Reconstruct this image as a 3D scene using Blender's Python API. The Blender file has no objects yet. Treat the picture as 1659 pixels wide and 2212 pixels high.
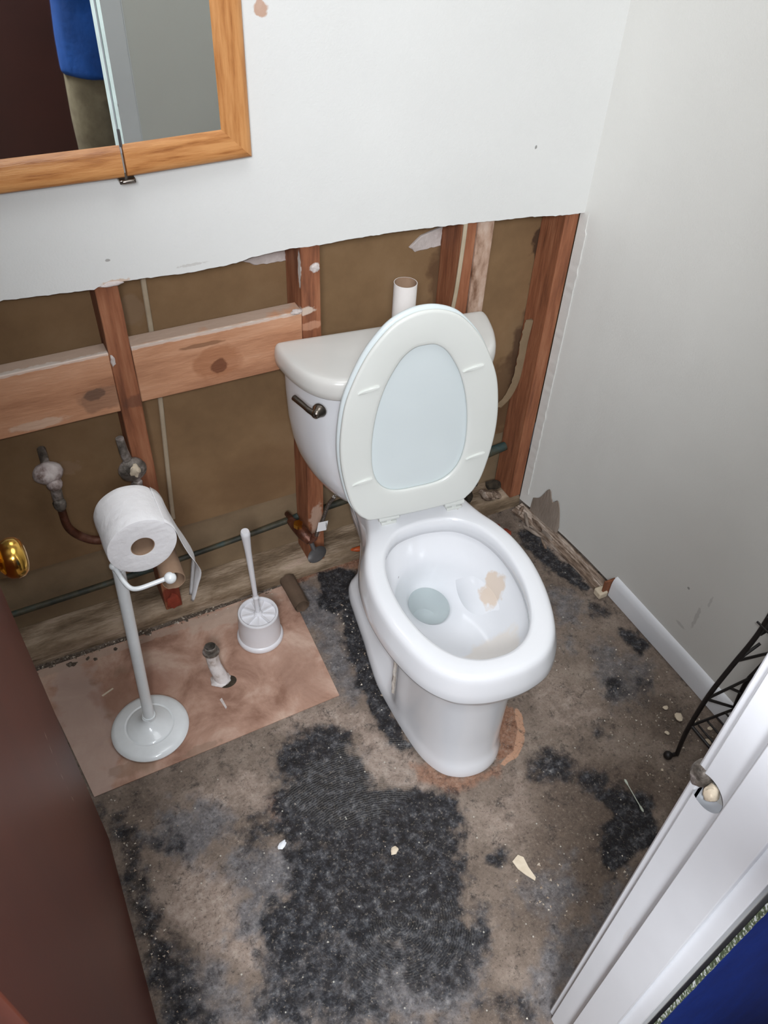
import bpy, bmesh, math, random
import numpy as np
from mathutils import Vector, Matrix, noise

random.seed(7)
S = bpy.context.scene
COL = S.collection

# ------------------------------------------------------------------ camera
F = 1781.4
cam_d = bpy.data.cameras.new('camera'); cam = bpy.data.objects.new('camera', cam_d); COL.objects.link(cam)
cam_d.sensor_fit = 'HORIZONTAL'; cam_d.sensor_width = 36.0; cam_d.lens = F * 36.0 / 1659.0
cam_d.clip_start = 0.01; cam_d.clip_end = 50
R0 = (0.895754, -0.442649, 0.041062)
R1 = (-0.281829, -0.636884, -0.717601)
R2 = (0.343797, 0.631222, -0.695243)
cam.matrix_world = Matrix(((R0[0], -R1[0], -R2[0], 0.0),
                           (R0[1], -R1[1], -R2[1], 0.0),
                           (R0[2], -R1[2], -R2[2], 1.7),
                           (0, 0, 0, 1)))
S.camera = cam

# ------------------------------------------------------------------ world, lights, exposure
W = bpy.data.worlds.new('world'); S.world = W; W.use_nodes = True
W.node_tree.nodes['Background'].inputs[0].default_value = (0.9, 0.93, 1.0, 1)
W.node_tree.nodes['Background'].inputs[1].default_value = 0.05

def area(name, loc, target, power, size, color=(1, 1, 1), shape='DISK', size_y=None):
    l = bpy.data.lights.new(name, 'AREA'); l.energy = power; l.shape = shape; l.size = size
    if size_y: l.size_y = size_y
    l.color = color
    o = bpy.data.objects.new(name, l); COL.objects.link(o); o.location = loc
    o.rotation_euler = (Vector(target) - Vector(loc)).to_track_quat('-Z', 'Y').to_euler()
    return o
# the phone's own flash, beside and above the lens
area('phone_flash', (0.012, -0.004, 1.728), (0.50, 0.92, 0.66), 8.6, 0.03, (0.965, 1.0, 1.045))
# soft fill added at the bathroom ceiling, and the light of the hallway behind
area('added_ceiling_fill', (0.45, 0.62, 2.36), (0.45, 0.62, 0.0), 7.0, 0.8, (0.965, 1.0, 1.035))
area('hallway_ceiling_light', (-0.42, -0.78, 2.22), (-0.15, -0.30, 0.0), 72.0, 0.6, (0.96, 1.0, 1.05))

S.view_settings.view_transform = 'Standard'
S.view_settings.look = 'None'
S.view_settings.gamma = 1.0
S.view_settings.use_curve_mapping = False
S.view_settings.exposure = 0.04

# ------------------------------------------------------------------ helpers
def tag(o, label=None, cat=None, group=None, kind=None):
    if label: o['label'] = label
    if cat: o['category'] = cat
    if group: o['group'] = group
    if kind: o['kind'] = kind
    return o

def empty(name, loc=(0, 0, 0), rz=0.0):
    o = bpy.data.objects.new(name, None); COL.objects.link(o)
    o.location = loc; o.rotation_euler = (0, 0, rz); o.empty_display_size = 0.05
    return o

def link(name, me, mat=None, parent=None, smooth=True):
    o = bpy.data.objects.new(name, me); COL.objects.link(o)
    if mat is not None:
        for m in (mat if isinstance(mat, (list, tuple)) else [mat]): me.materials.append(m)
    if parent is not None: o.parent = parent
    if smooth:
        for p in me.polygons: p.use_smooth = True
    return o

class MB:
    def __init__(s): s.v = []; s.f = []; s.mi = []; s.cur = 0
    def add(s, vs, fs):
        b = len(s.v); s.v += [tuple(v) for v in vs]; s.f += [tuple(i + b for i in f) for f in fs]; s.mi += [s.cur] * len(fs); return s
    def box(s, a, b, rot=None, org=(0, 0, 0)):
        x0, y0, z0 = a; x1, y1, z1 = b
        vs = [Vector(p) for p in ((x0, y0, z0), (x1, y0, z0), (x1, y1, z0), (x0, y1, z0), (x0, y0, z1), (x1, y0, z1), (x1, y1, z1), (x0, y1, z1))]
        if rot is not None: vs = [rot @ v + Vector(org) for v in vs]
        return s.add(vs, [(0, 3, 2, 1), (4, 5, 6, 7), (0, 1, 5, 4), (1, 2, 6, 5), (2, 3, 7, 6), (3, 0, 4, 7)])
    def rings(s, rings, closed=True, cap0=False, cap1=False):
        b = len(s.v); n = len(rings[0])
        for r in rings: s.v += [tuple(p) for p in r]
        for i in range(len(rings) - 1):
            for j in range(n if closed else n - 1):
                k = (j + 1) % n
                s.f.append((b + i * n + j, b + i * n + k, b + (i + 1) * n + k, b + (i + 1) * n + j)); s.mi.append(s.cur)
        if cap0: s.f.append(tuple(b + j for j in range(n))[::-1]); s.mi.append(s.cur)
        if cap1: s.f.append(tuple(b + (len(rings) - 1) * n + j for j in range(n))); s.mi.append(s.cur)
        return s
    def tube(s, pts, r, n=14, cap=True, smoothen=0):
        pts = [Vector(p) for p in pts]
        if smoothen: pts = catmull(pts, smoothen)
        rr = r if isinstance(r, (list, tuple)) else None
        rings = []; up = None
        for i, p in enumerate(pts):
            a = pts[max(i - 1, 0)]; c = pts[min(i + 1, len(pts) - 1)]
            d = (c - a).normalized()
            if up is None:
                up = Vector((0, 0, 1)) if abs(d.z) < .9 else Vector((1, 0, 0))
            u = (up - d * up.dot(d)).normalized(); w = d.cross(u); up = u
            if rr: t = i / (len(pts) - 1) * (len(rr) - 1); k = min(int(t), len(rr) - 2); ra = rr[k] * (1 - (t - k)) + rr[k + 1] * (t - k)
            else: ra = r
            rings.append([p + (u * math.cos(q) + w * math.sin(q)) * ra for q in [2 * math.pi * j / n for j in range(n)]])
        return s.rings(rings, True, cap, cap)
    def lathe(s, prof, n=40, M=None, closed=False):
        M = M or Matrix()
        rings = [[M @ Vector((r * math.cos(2 * math.pi * j / n), r * math.sin(2 * math.pi * j / n), z)) for j in range(n)] for r, z in prof]
        return s.rings(rings, True, prof[0][0] > 1e-6 and not closed, prof[-1][0] > 1e-6 and not closed) if not closed else s.rings(rings + [rings[0]], True)
    def build(s, name, mat=None, parent=None, smooth=True, bevel=0.0, seg=2, sub=0, angle=None):
        me = bpy.data.meshes.new(name); me.from_pydata(s.v, [], s.f); me.update()
        bm = bmesh.new(); bm.from_mesh(me); bmesh.ops.remove_doubles(bm, verts=bm.verts, dist=1e-6)
        bmesh.ops.recalc_face_normals(bm, faces=bm.faces); bm.to_mesh(me); bm.free()
        o = link(name, me, mat, parent, smooth)
        if any(s.mi) and len(me.polygons) == len(s.mi):
            for p, m in zip(me.polygons, s.mi): p.material_index = m
        if bevel:
            m = o.modifiers.new('bevel', 'BEVEL'); m.width = bevel; m.segments = seg; m.limit_method = 'ANGLE'; m.angle_limit = math.radians(35); m.harden_normals = False
        if sub:
            m = o.modifiers.new('sub', 'SUBSURF'); m.levels = sub; m.render_levels = sub
        if smooth and not sub:
            autosmooth(o, angle or 40)
        return o

def autosmooth(o, deg=40):
    me = o.data
    bm = bmesh.new(); bm.from_mesh(me)
    for e in bm.edges:
        if len(e.link_faces) == 2 and e.calc_face_angle(0) > math.radians(deg): e.smooth = False
    bm.to_mesh(me); bm.free()

def catmull(P, k, closed=False):
    P = [Vector(p) for p in P]; n = len(P); out = []
    rng = range(n if closed else n - 1)
    for i in rng:
        if closed: a, b, c, d = P[(i - 1) % n], P[i], P[(i + 1) % n], P[(i + 2) % n]
        else: a, b, c, d = P[max(i - 1, 0)], P[i], P[i + 1], P[min(i + 2, n - 1)]
        for j in range(k):
            t = j / k
            out.append(0.5 * ((2 * b) + (c - a) * t + (2 * a - 5 * b + 4 * c - d) * t * t + (3 * b - a - 3 * c + d) * t ** 3))
    if not closed: out.append(P[-1])
    return out

# ------------------------------------------------------------------ materials
def newmat(name):
    m = bpy.data.materials.new(name); m.use_nodes = True
    nt = m.node_tree; b = nt.nodes['Principled BSDF']
    return m, nt, b

def N(nt, t, **kw):
    n = nt.nodes.new(t)
    for k, v in kw.items():
        if hasattr(n, k): setattr(n, k, v)
    return n

def lin(c):  # sRGB 0-255 to linear
    return tuple([(x / 255 / 12.92) if x / 255 <= .04045 else ((x / 255 + .055) / 1.055) ** 2.4 for x in c]) + (1,)

def noise_mat(name, cols, scale=8.0, detail=6, rough=0.6, bump=0.0, bscale=None, metallic=0, spec=0.5, stretch=(1, 1, 1), coat=0, ramp=None, rrange=None, distortion=0.0):
    """principled material whose base colour runs through cols along a noise"""
    m, nt, b = newmat(name)
    tc = N(nt, 'ShaderNodeTexCoord'); mp = N(nt, 'ShaderNodeMapping'); mp.inputs['Scale'].default_value = stretch
    nt.links.new(tc.outputs['Object'], mp.inputs[0])
    nz = N(nt, 'ShaderNodeTexNoise'); nz.inputs['Scale'].default_value = scale; nz.inputs['Detail'].default_value = detail
    nz.inputs['Roughness'].default_value = 0.62; nz.inputs['Distortion'].default_value = distortion
    nt.links.new(mp.outputs[0], nz.inputs['Vector'])
    cr = N(nt, 'ShaderNodeValToRGB'); e = cr.color_ramp.elements
    pos = ramp or [0.3 + 0.4 * i / max(len(cols) - 1, 1) for i in range(len(cols))]
    while len(e) < len(cols): e.new(0.5)
    for i, c in enumerate(cols): e[i].position = pos[i]; e[i].color = lin(c)
    nt.links.new(nz.outputs['Fac'], cr.inputs[0]); nt.links.new(cr.outputs[0], b.inputs['Base Color'])
    b.inputs['Roughness'].default_value = rough; b.inputs['Metallic'].default_value = metallic
    b.inputs['Specular IOR Level'].default_value = spec; b.inputs['Coat Weight'].default_value = coat
    if rrange:
        mr = N(nt, 'ShaderNodeMapRange'); mr.inputs[3].default_value = rrange[0]; mr.inputs[4].default_value = rrange[1]
        nt.links.new(nz.outputs['Fac'], mr.inputs[0]); nt.links.new(mr.outputs[0], b.inputs['Roughness'])
    if bump:
        n2 = N(nt, 'ShaderNodeTexNoise'); n2.inputs['Scale'].default_value = bscale or scale * 5; n2.inputs['Detail'].default_value = 5
        nt.links.new(mp.outputs[0], n2.inputs['Vector'])
        bp = N(nt, 'ShaderNodeBump'); bp.inputs['Strength'].default_value = bump; bp.inputs['Distance'].default_value = 0.004
        nt.links.new(n2.outputs['Fac'], bp.inputs['Height']); nt.links.new(bp.outputs[0], b.inputs['Normal'])
    return m

def blot(nt, vec, loc, rad, seed=0, edge=0.25, nscale=30, amp=0.7):
    """mask node output: a ragged blot round loc (object coordinates) of radii rad"""
    mp = N(nt, 'ShaderNodeMapping'); mp.vector_type = 'POINT'
    mp.inputs['Location'].default_value = tuple(-l / r for l, r in zip(loc, rad)); mp.inputs['Scale'].default_value = tuple(1 / r for r in rad)
    nt.links.new(vec, mp.inputs[0])
    ln = N(nt, 'ShaderNodeVectorMath', operation='LENGTH'); nt.links.new(mp.outputs[0], ln.inputs[0])
    nz = N(nt, 'ShaderNodeTexNoise'); nz.inputs['Scale'].default_value = nscale; nz.inputs['Detail'].default_value = 5
    nt.links.new(vec, nz.inputs['Vector'])
    ad = N(nt, 'ShaderNodeMath', operation='MULTIPLY_ADD'); nt.links.new(nz.outputs['Fac'], ad.inputs[0]); ad.inputs[1].default_value = amp * 2; ad.inputs[2].default_value = -amp
    s = N(nt, 'ShaderNodeMath', operation='ADD'); nt.links.new(ln.outputs['Value'], s.inputs[0]); nt.links.new(ad.outputs[0], s.inputs[1])
    mr = N(nt, 'ShaderNodeMapRange'); mr.inputs[1].default_value = 1.0; mr.inputs[2].default_value = 1.0 - edge; mr.inputs[3].default_value = 0; mr.inputs[4].default_value = 1
    nt.links.new(s.outputs[0], mr.inputs[0])
    return mr.outputs[0]

def mixc(nt, fac, a, b):
    mx = N(nt, 'ShaderNodeMix'); mx.data_type = 'RGBA'
    if isinstance(fac, float): mx.inputs[0].default_value = fac
    else: nt.links.new(fac, mx.inputs[0])
    for s, i in ((a, 6), (b, 7)):
        if isinstance(s, tuple): mx.inputs[i].default_value = s
        else: nt.links.new(s, mx.inputs[i])
    return mx.outputs[2]

def base_out(m):
    nt = m.node_tree; b = nt.nodes['Principled BSDF']
    return b.inputs['Base Color'].links[0].from_socket

def add_blots(m, blots):
    """blots: (colour, loc, radii, strength, nscale)"""
    nt = m.node_tree; b = nt.nodes['Principled BSDF']; cur = base_out(m)
    tc = N(nt, 'ShaderNodeTexCoord')
    for col, loc, rad, st, ns in blots:
        k = blot(nt, tc.outputs['Object'], loc, rad, nscale=ns)
        ml = N(nt, 'ShaderNodeMath', operation='MULTIPLY'); nt.links.new(k, ml.inputs[0]); ml.inputs[1].default_value = st
        cur = mixc(nt, ml.outputs[0], cur, lin(col))
    nt.links.new(cur, b.inputs['Base Color'])
    return m

M = {}
M['wall'] = noise_mat('painted_drywall', [(219, 219, 216), (224, 224, 221)], 3, 3, 0.55, 0.12, 260)
M['wall_r'] = noise_mat('painted_drywall_right', [(217, 216, 211), (222, 221, 216)], 3, 3, 0.6, 0.12, 260)
add_blots(M['wall'], [((193, 160, 140), (0.490, 1.391, 1.362), (0.014, 0.02, 0.013), 1, 60), ((196, 164, 145), (0.488, 1.391, 1.395), (0.009, 0.02, 0.034), 1, 60),
    ((190, 186, 180), (0.33, 1.391, 0.964), (0.03, 0.02, 0.003), .6, 260), ((150, 145, 140), (0.185, 1.391, 1.0), (0.005, 0.02, 0.003), .8, 100),
    ((120, 118, 115), (1.06, 1.391, 1.08), (0.003, 0.02, 0.004), .8, 100), ((205, 180, 160), (0.19, 1.391, 0.957), (0.03, 0.02, 0.006), .9, 120)])
add_blots(M['wall_r'], [((150, 147, 142), (1.268, 0.75, 0.19), (0.02, 0.006, 0.04), .35, 90), ((150, 147, 142), (1.268, 0.735, 0.26), (0.02, 0.004, 0.02), .3, 90),
    ((140, 138, 134), (1.268, 0.78, 0.125), (0.02, 0.02, 0.005), .3, 90), ((140, 138, 134), (1.268, 0.80, 0.24), (0.02, 0.004, 0.004), .8, 90)])
M['gypsum'] = noise_mat('gypsum_edge', [(205, 196, 188), (228, 224, 218)], 40, 4, 0.9, 0.4, 200)
M['ceil'] = noise_mat('ceiling_paint', [(232, 231, 228), (238, 237, 234)], 3, 2, 0.8)
M['hall'] = noise_mat('hall_brown_wall', [(44, 20, 16), (60, 28, 22)], 2, 3, 0.5)
M['trim'] = noise_mat('white_trim_paint', [(226, 228, 232), (234, 236, 240)], 5, 3, 0.35, 0.06, 60)
add_blots(M['trim'], [((206, 200, 194), (0.53, 0.20, 0.5), (0.03, 0.003, 0.03), .3, 60)])
M['blue'] = noise_mat('dark_blue_paint', [(2, 30, 96), (5, 40, 116), (100, 130, 190)], 9, 6, 0.55, 0.1, 50, stretch=(5, 5, 0.8), ramp=[.35, .68, .8])
M['edge'] = noise_mat('chipped_wall_edge', [(62, 74, 48), (104, 116, 84), (222, 224, 222)], 150, 5, 0.6, 0.5, 300, ramp=[.42, .52, .6])
M['kraft'] = noise_mat('drywall_back_paper', [(118, 91, 62), (134, 105, 73), (146, 117, 85)], 4, 6, 0.9, 0.1, 300)
M['kraft2'] = noise_mat('lower_drywall_back_paper', [(122, 102, 78), (148, 126, 98)], 6, 6, 0.9, 0.1, 200)
M['stud'] = noise_mat('stud_wood', [(104, 60, 38), (146, 90, 60), (168, 114, 82)], 7, 8, 0.75, 0.35, 40, stretch=(7, 7, 0.7))
M['studp'] = noise_mat('paint_smeared_stud_wood', [(120, 86, 64), (176, 146, 126), (196, 172, 156)], 14, 8, 0.8, 0.35, 40, stretch=(1.6, 1.6, 0.7), ramp=[.38, .5, .62])
M['block'] = noise_mat('blocking_wood', [(156, 106, 76), (190, 138, 104), (206, 158, 126)], 4, 7, 0.75, 0.25, 50, stretch=(0.9, 2, 5))
M['plate'] = noise_mat('bottom_plate_wood', [(88, 72, 54), (130, 110, 88), (168, 148, 126), (184, 160, 142)], 5, 10, 0.85, 0.9, 40, stretch=(1.2, 4, 4), ramp=[.3, .46, .58, .68])
M['dirtwood'] = noise_mat('dirty_trim_wood', [(84, 66, 54), (136, 116, 100), (190, 174, 160)], 12, 9, 0.85, 0.6, 60, stretch=(6, 1.2, 6), ramp=[.36, .5, .64])
M['oak'] = noise_mat('golden_oak', [(146, 88, 42), (184, 124, 70), (204, 146, 90)], 9, 10, 0.38, 0.15, 60, stretch=(1.0, 12, 12), ramp=[.3, .45, .62])
M['oakv'] = noise_mat('golden_oak_upright', [(146, 88, 42), (184, 124, 70), (204, 146, 90)], 9, 10, 0.38, 0.15, 60, stretch=(12, 12, 1.0), ramp=[.3, .45, .62])
M['porc'] = noise_mat('white_porcelain', [(226, 227, 230), (232, 233, 236)], 3, 2, 0.12, spec=0.6, coat=0.3)
M['bowl'] = noise_mat('white_bowl_porcelain', [(226, 227, 230), (232, 233, 236)], 3, 2, 0.12, spec=0.6, coat=0.3)
add_blots(M['bowl'], [((214, 192, 170), (0.112, -0.175, 0.30), (0.035, 0.035, 0.06), .8, 40), ((200, 180, 150), (0.01, -0.345, 0.26), (0.03, 0.03, 0.02), .45, 80),
    ((232, 220, 205), (0.05, -0.33, 0.27), (0.09, 0.07, 0.08), .6, 20), ((170, 160, 140), (-0.085, -0.0, 0.398), (0.012, 0.01, 0.02), .9, 200), ((170, 160, 140), (0.09, 0.0, 0.398), (0.012, 0.01, 0.02), .9, 200),
    ((120, 116, 110), (-0.075, -0.06, 0.29), (0.004, 0.02, 0.004), .9, 100)])
M['lid'] = noise_mat('tank_lid_porcelain', [(208, 206, 201), (216, 214, 209)], 5, 3, 0.22, spec=0.5, coat=0.2)
M['seat'] = noise_mat('ivory_seat_plastic', [(214, 216, 211), (220, 222, 217)], 4, 2, 0.28)
M['seatlid'] = noise_mat('seat_lid_plastic', [(208, 216, 217), (214, 222, 223)], 4, 2, 0.28)
M['whitepl'] = noise_mat('white_plastic', [(222, 221, 224), (230, 229, 232)], 6, 3, 0.35)
M['whitemetal'] = noise_mat('white_enamel', [(232, 236, 237), (240, 244, 245)], 26, 4, 0.22, 0.05, 80, coat=0.3)
M['paper'] = noise_mat('tissue_paper', [(232, 230, 231), (240, 239, 240)], 12, 5, 0.95, 0.5, 70)
M['card'] = noise_mat('cardboard', [(138, 110, 88), (166, 138, 114)], 10, 4, 0.9, 0.2, 90)
M['cardw'] = noise_mat('white_cardboard', [(226, 220, 216), (234, 228, 224)], 10, 4, 0.8)
M['cardd'] = noise_mat('dark_cardboard', [(82, 66, 52), (104, 84, 68)], 20, 5, 0.9, 0.3, 90)
M['brass'] = noise_mat('polished_brass', [(196, 150, 66), (214, 172, 88)], 9, 4, 0.16, metallic=1, rrange=(0.1, 0.26))
M['nickel'] = noise_mat('brushed_nickel', [(120, 112, 104), (150, 142, 134)], 14, 4, 0.25, metallic=1)
M['corrmetal'] = noise_mat('corroded_grey_metal', [(70, 64, 58), (120, 112, 104), (172, 162, 158)], 28, 7, 0.55, 0.7, 120, metallic=0.35, ramp=[.36, .5, .62])
M['plaster'] = noise_mat('plaster_crusted_metal', [(104, 84, 76), (176, 162, 158), (204, 194, 190)], 26, 7, 0.75, 0.7, 90, ramp=[.36, .48, .62])
M['copper'] = noise_mat('tarnished_copper', [(58, 30, 20), (96, 56, 38), (132, 96, 84)], 18, 6, 0.45, 0.4, 90, metallic=0.4, ramp=[.35, .52, .7])
M['verdi'] = noise_mat('dark_pipe', [(44, 46, 38), (70, 66, 50), (40, 70, 72)], 10, 6, 0.6, 0.4, 90, ramp=[.4, .52, .66])
M['steel'] = noise_mat('braided_steel', [(96, 90, 84), (170, 164, 158)], 260, 3, 0.3, 0.6, 400, metallic=0.9)
M['grey'] = noise_mat('dark_grey_plastic', [(66, 64, 64), (84, 82, 82)], 20, 3, 0.5)
M['cable'] = noise_mat('pale_cable', [(168, 152, 128), (190, 174, 150)], 14, 4, 0.5)
M['black'] = noise_mat('black_wire', [(22, 18, 18), (36, 31, 30)], 40, 3, 0.42, spec=0.4)
M['door'] = noise_mat('dark_brown_door', [(82, 42, 31), (98, 49, 35)], 3, 4, 0.42, 0.03, 40, spec=0.25, stretch=(1, 1, .3))
M['scrap'] = noise_mat('torn_gypsum_paper', [(186, 174, 168), (214, 204, 200)], 26, 5, 0.9, 0.5, 90)
M['flap'] = noise_mat('grey_torn_board', [(128, 114, 102), (158, 144, 132)], 14, 8, 0.9, 0.5, 90, stretch=(2, 2, .5))
M['orange'] = noise_mat('orange_plastic', [(170, 74, 30), (204, 96, 44)], 30, 4, 0.5, 0.4, 60)
M['red'] = noise_mat('red_stain', [(112, 42, 26), (160, 66, 42)], 30, 6, 0.7, 0.6, 60)
M['whitepipe'] = noise_mat('grimy_white_pipe', [(150, 132, 118), (206, 198, 194), (222, 216, 214)], 24, 6, 0.6, 0.4, 80, ramp=[.32, .45, .6])
M['pit'] = noise_mat('dark_pit', [(34, 28, 22), (70, 60, 46)], 60, 6, 0.95, 0.8, 90)
M['crumb'] = noise_mat('crumbs', [(110, 92, 76), (170, 154, 136), (222, 216, 204)], 140, 3, 0.9, ramp=[.38, .5, .62])
M['cream'] = noise_mat('cream_chip', [(200, 184, 160), (222, 208, 186)], 30, 4, 0.8, 0.3, 60)
M['cotton'] = noise_mat('cotton_and_plastic', [(188, 194, 178), (206, 212, 198)], 40, 3, 0.7)
M['caulk'] = noise_mat('caulk', [(196, 184, 170), (222, 216, 208)], 40, 4, 0.8, 0.5, 90)
M['cloth_blue'] = noise_mat('blue_shirt_cloth', [(6, 56, 120), (14, 74, 150)], 8, 4, 0.9, 0.3, 60)
M['cloth_khaki'] = noise_mat('khaki_trouser_cloth', [(104, 92, 72), (134, 122, 98)], 12, 4, 0.9, 0.3, 60)
M['skin'] = noise_mat('skin', [(150, 104, 80), (164, 116, 92)], 10, 3, 0.55)
M['hair'] = noise_mat('dark_hair', [(28, 22, 18), (44, 34, 28)], 60, 4, 0.6)
M['shoe'] = noise_mat('dark_shoe_leather', [(30, 26, 24), (44, 38, 34)], 20, 3, 0.4)
# mirror
m, nt, b = newmat('mirror_glass'); b.inputs['Base Color'].default_value = (0.80, 0.84, 0.82, 1); b.inputs['Metallic'].default_value = 1
tc = N(nt, 'ShaderNodeTexCoord'); nz = N(nt, 'ShaderNodeTexNoise'); nz.inputs['Scale'].default_value = 3; nt.links.new(tc.outputs['Object'], nz.inputs['Vector'])
mr = N(nt, 'ShaderNodeMapRange'); mr.inputs[3].default_value = 0.0; mr.inputs[4].default_value = 0.03; nt.links.new(nz.outputs['Fac'], mr.inputs[0]); nt.links.new(mr.outputs[0], b.inputs['Roughness'])
M['mirror'] = m
m, nt, b = newmat('glass_edge'); b.inputs['Base Color'].default_value = (0.72, 0.86, 0.82, 1); b.inputs['Roughness'].default_value = 0.15; b.inputs['Metallic'].default_value = 0.3
tc = N(nt, 'ShaderNodeTexCoord'); nz = N(nt, 'ShaderNodeTexNoise'); nz.inputs['Scale'].default_value = 30; nt.links.new(tc.outputs['Object'], nz.inputs['Vector']); nt.links.new(nz.outputs['Fac'], b.inputs['Roughness'])
M['gedge'] = m
m, nt, b = newmat('bowl_water'); b.inputs['Base Color'].default_value = (0.86, 0.93, 0.93, 1); b.inputs['Roughness'].default_value = 0.02; b.inputs['IOR'].default_value = 1.33; b.inputs['Transmission Weight'].default_value = 0.75
tc = N(nt, 'ShaderNodeTexCoord'); nz = N(nt, 'ShaderNodeTexNoise'); nz.inputs['Scale'].default_value = 12; nt.links.new(tc.outputs['Object'], nz.inputs['Vector'])
bp = N(nt, 'ShaderNodeBump'); bp.inputs['Strength'].default_value = 0.03; nt.links.new(nz.outputs['Fac'], bp.inputs['Height']); nt.links.new(bp.outputs[0], b.inputs['Normal'])
M['water'] = m
# blotched knots on the blocking, holes in the white patches
add_blots(M['block'], [((74, 44, 36), (0.362, 1.404, 0.727), (0.021, 0.02, 0.018), 1, 40), ((150, 92, 56), (0.36, 1.404, 0.735), (0.06, 0.02, 0.045), .5, 25),
    ((116, 76, 48), (0.33, 1.404, 0.785), (0.05, 0.02, 0.006), .7, 25), ((84, 64, 52), (0.112, 1.404, 0.727), (0.022, 0.02, 0.014), .95, 40), ((126, 92, 72), (0.12, 1.404, 0.715), (0.05, 0.02, 0.03), .6, 25),
    ((176, 160, 146), (0.24, 1.44, 0.813), (0.6, 0.06, 0.004), .75, 20), ((212, 188, 168), (0.0, 1.404, 0.69), (0.06, 0.02, 0.012), .5, 40), ((222, 214, 206), (0.0, 1.404, 0.81), (3, 0.012, 0.004), .5, 60)])
add_blots(M['stud'], [((214, 206, 200), (0.577, 1.404, 0.905), (0.012, 0.02, 0.012), .9, 80), ((226, 220, 214), (0.547, 1.413, 0.905), (0.006, 0.008, 0.042), .95, 60), ((214, 196, 180), (0.555, 1.404, 0.812), (0.022, 0.02, 0.01), .8, 80),
    ((210, 160, 130), (0.56, 1.404, 0.775), (0.04, 0.02, 0.01), .5, 60), ((190, 160, 140), (0.57, 1.404, 0.2), (0.02, 0.02, 0.06), .8, 60), ((120, 40, 24), (0.18, 1.404, 0.09), (0.03, 0.03, 0.05), .8, 60),
    ((84, 52, 40), (0.19, 1.404, 0.69), (0.03, 0.02, 0.02), .5, 40)])
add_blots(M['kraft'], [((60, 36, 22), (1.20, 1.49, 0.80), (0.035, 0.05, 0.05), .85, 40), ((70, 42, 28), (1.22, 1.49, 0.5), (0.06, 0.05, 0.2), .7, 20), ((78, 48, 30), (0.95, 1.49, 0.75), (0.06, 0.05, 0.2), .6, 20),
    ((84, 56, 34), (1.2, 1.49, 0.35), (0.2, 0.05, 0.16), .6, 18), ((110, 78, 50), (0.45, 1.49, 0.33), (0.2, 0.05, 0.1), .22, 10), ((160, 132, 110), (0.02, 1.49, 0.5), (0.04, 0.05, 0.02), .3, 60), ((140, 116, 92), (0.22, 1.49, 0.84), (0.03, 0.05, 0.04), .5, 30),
    ((56, 36, 24), (0.9, 1.49, 0.945), (0.5, 0.05, 0.03), .6, 20)])  # last blot: shadow under the drywall cut, painted as a dark band

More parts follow.
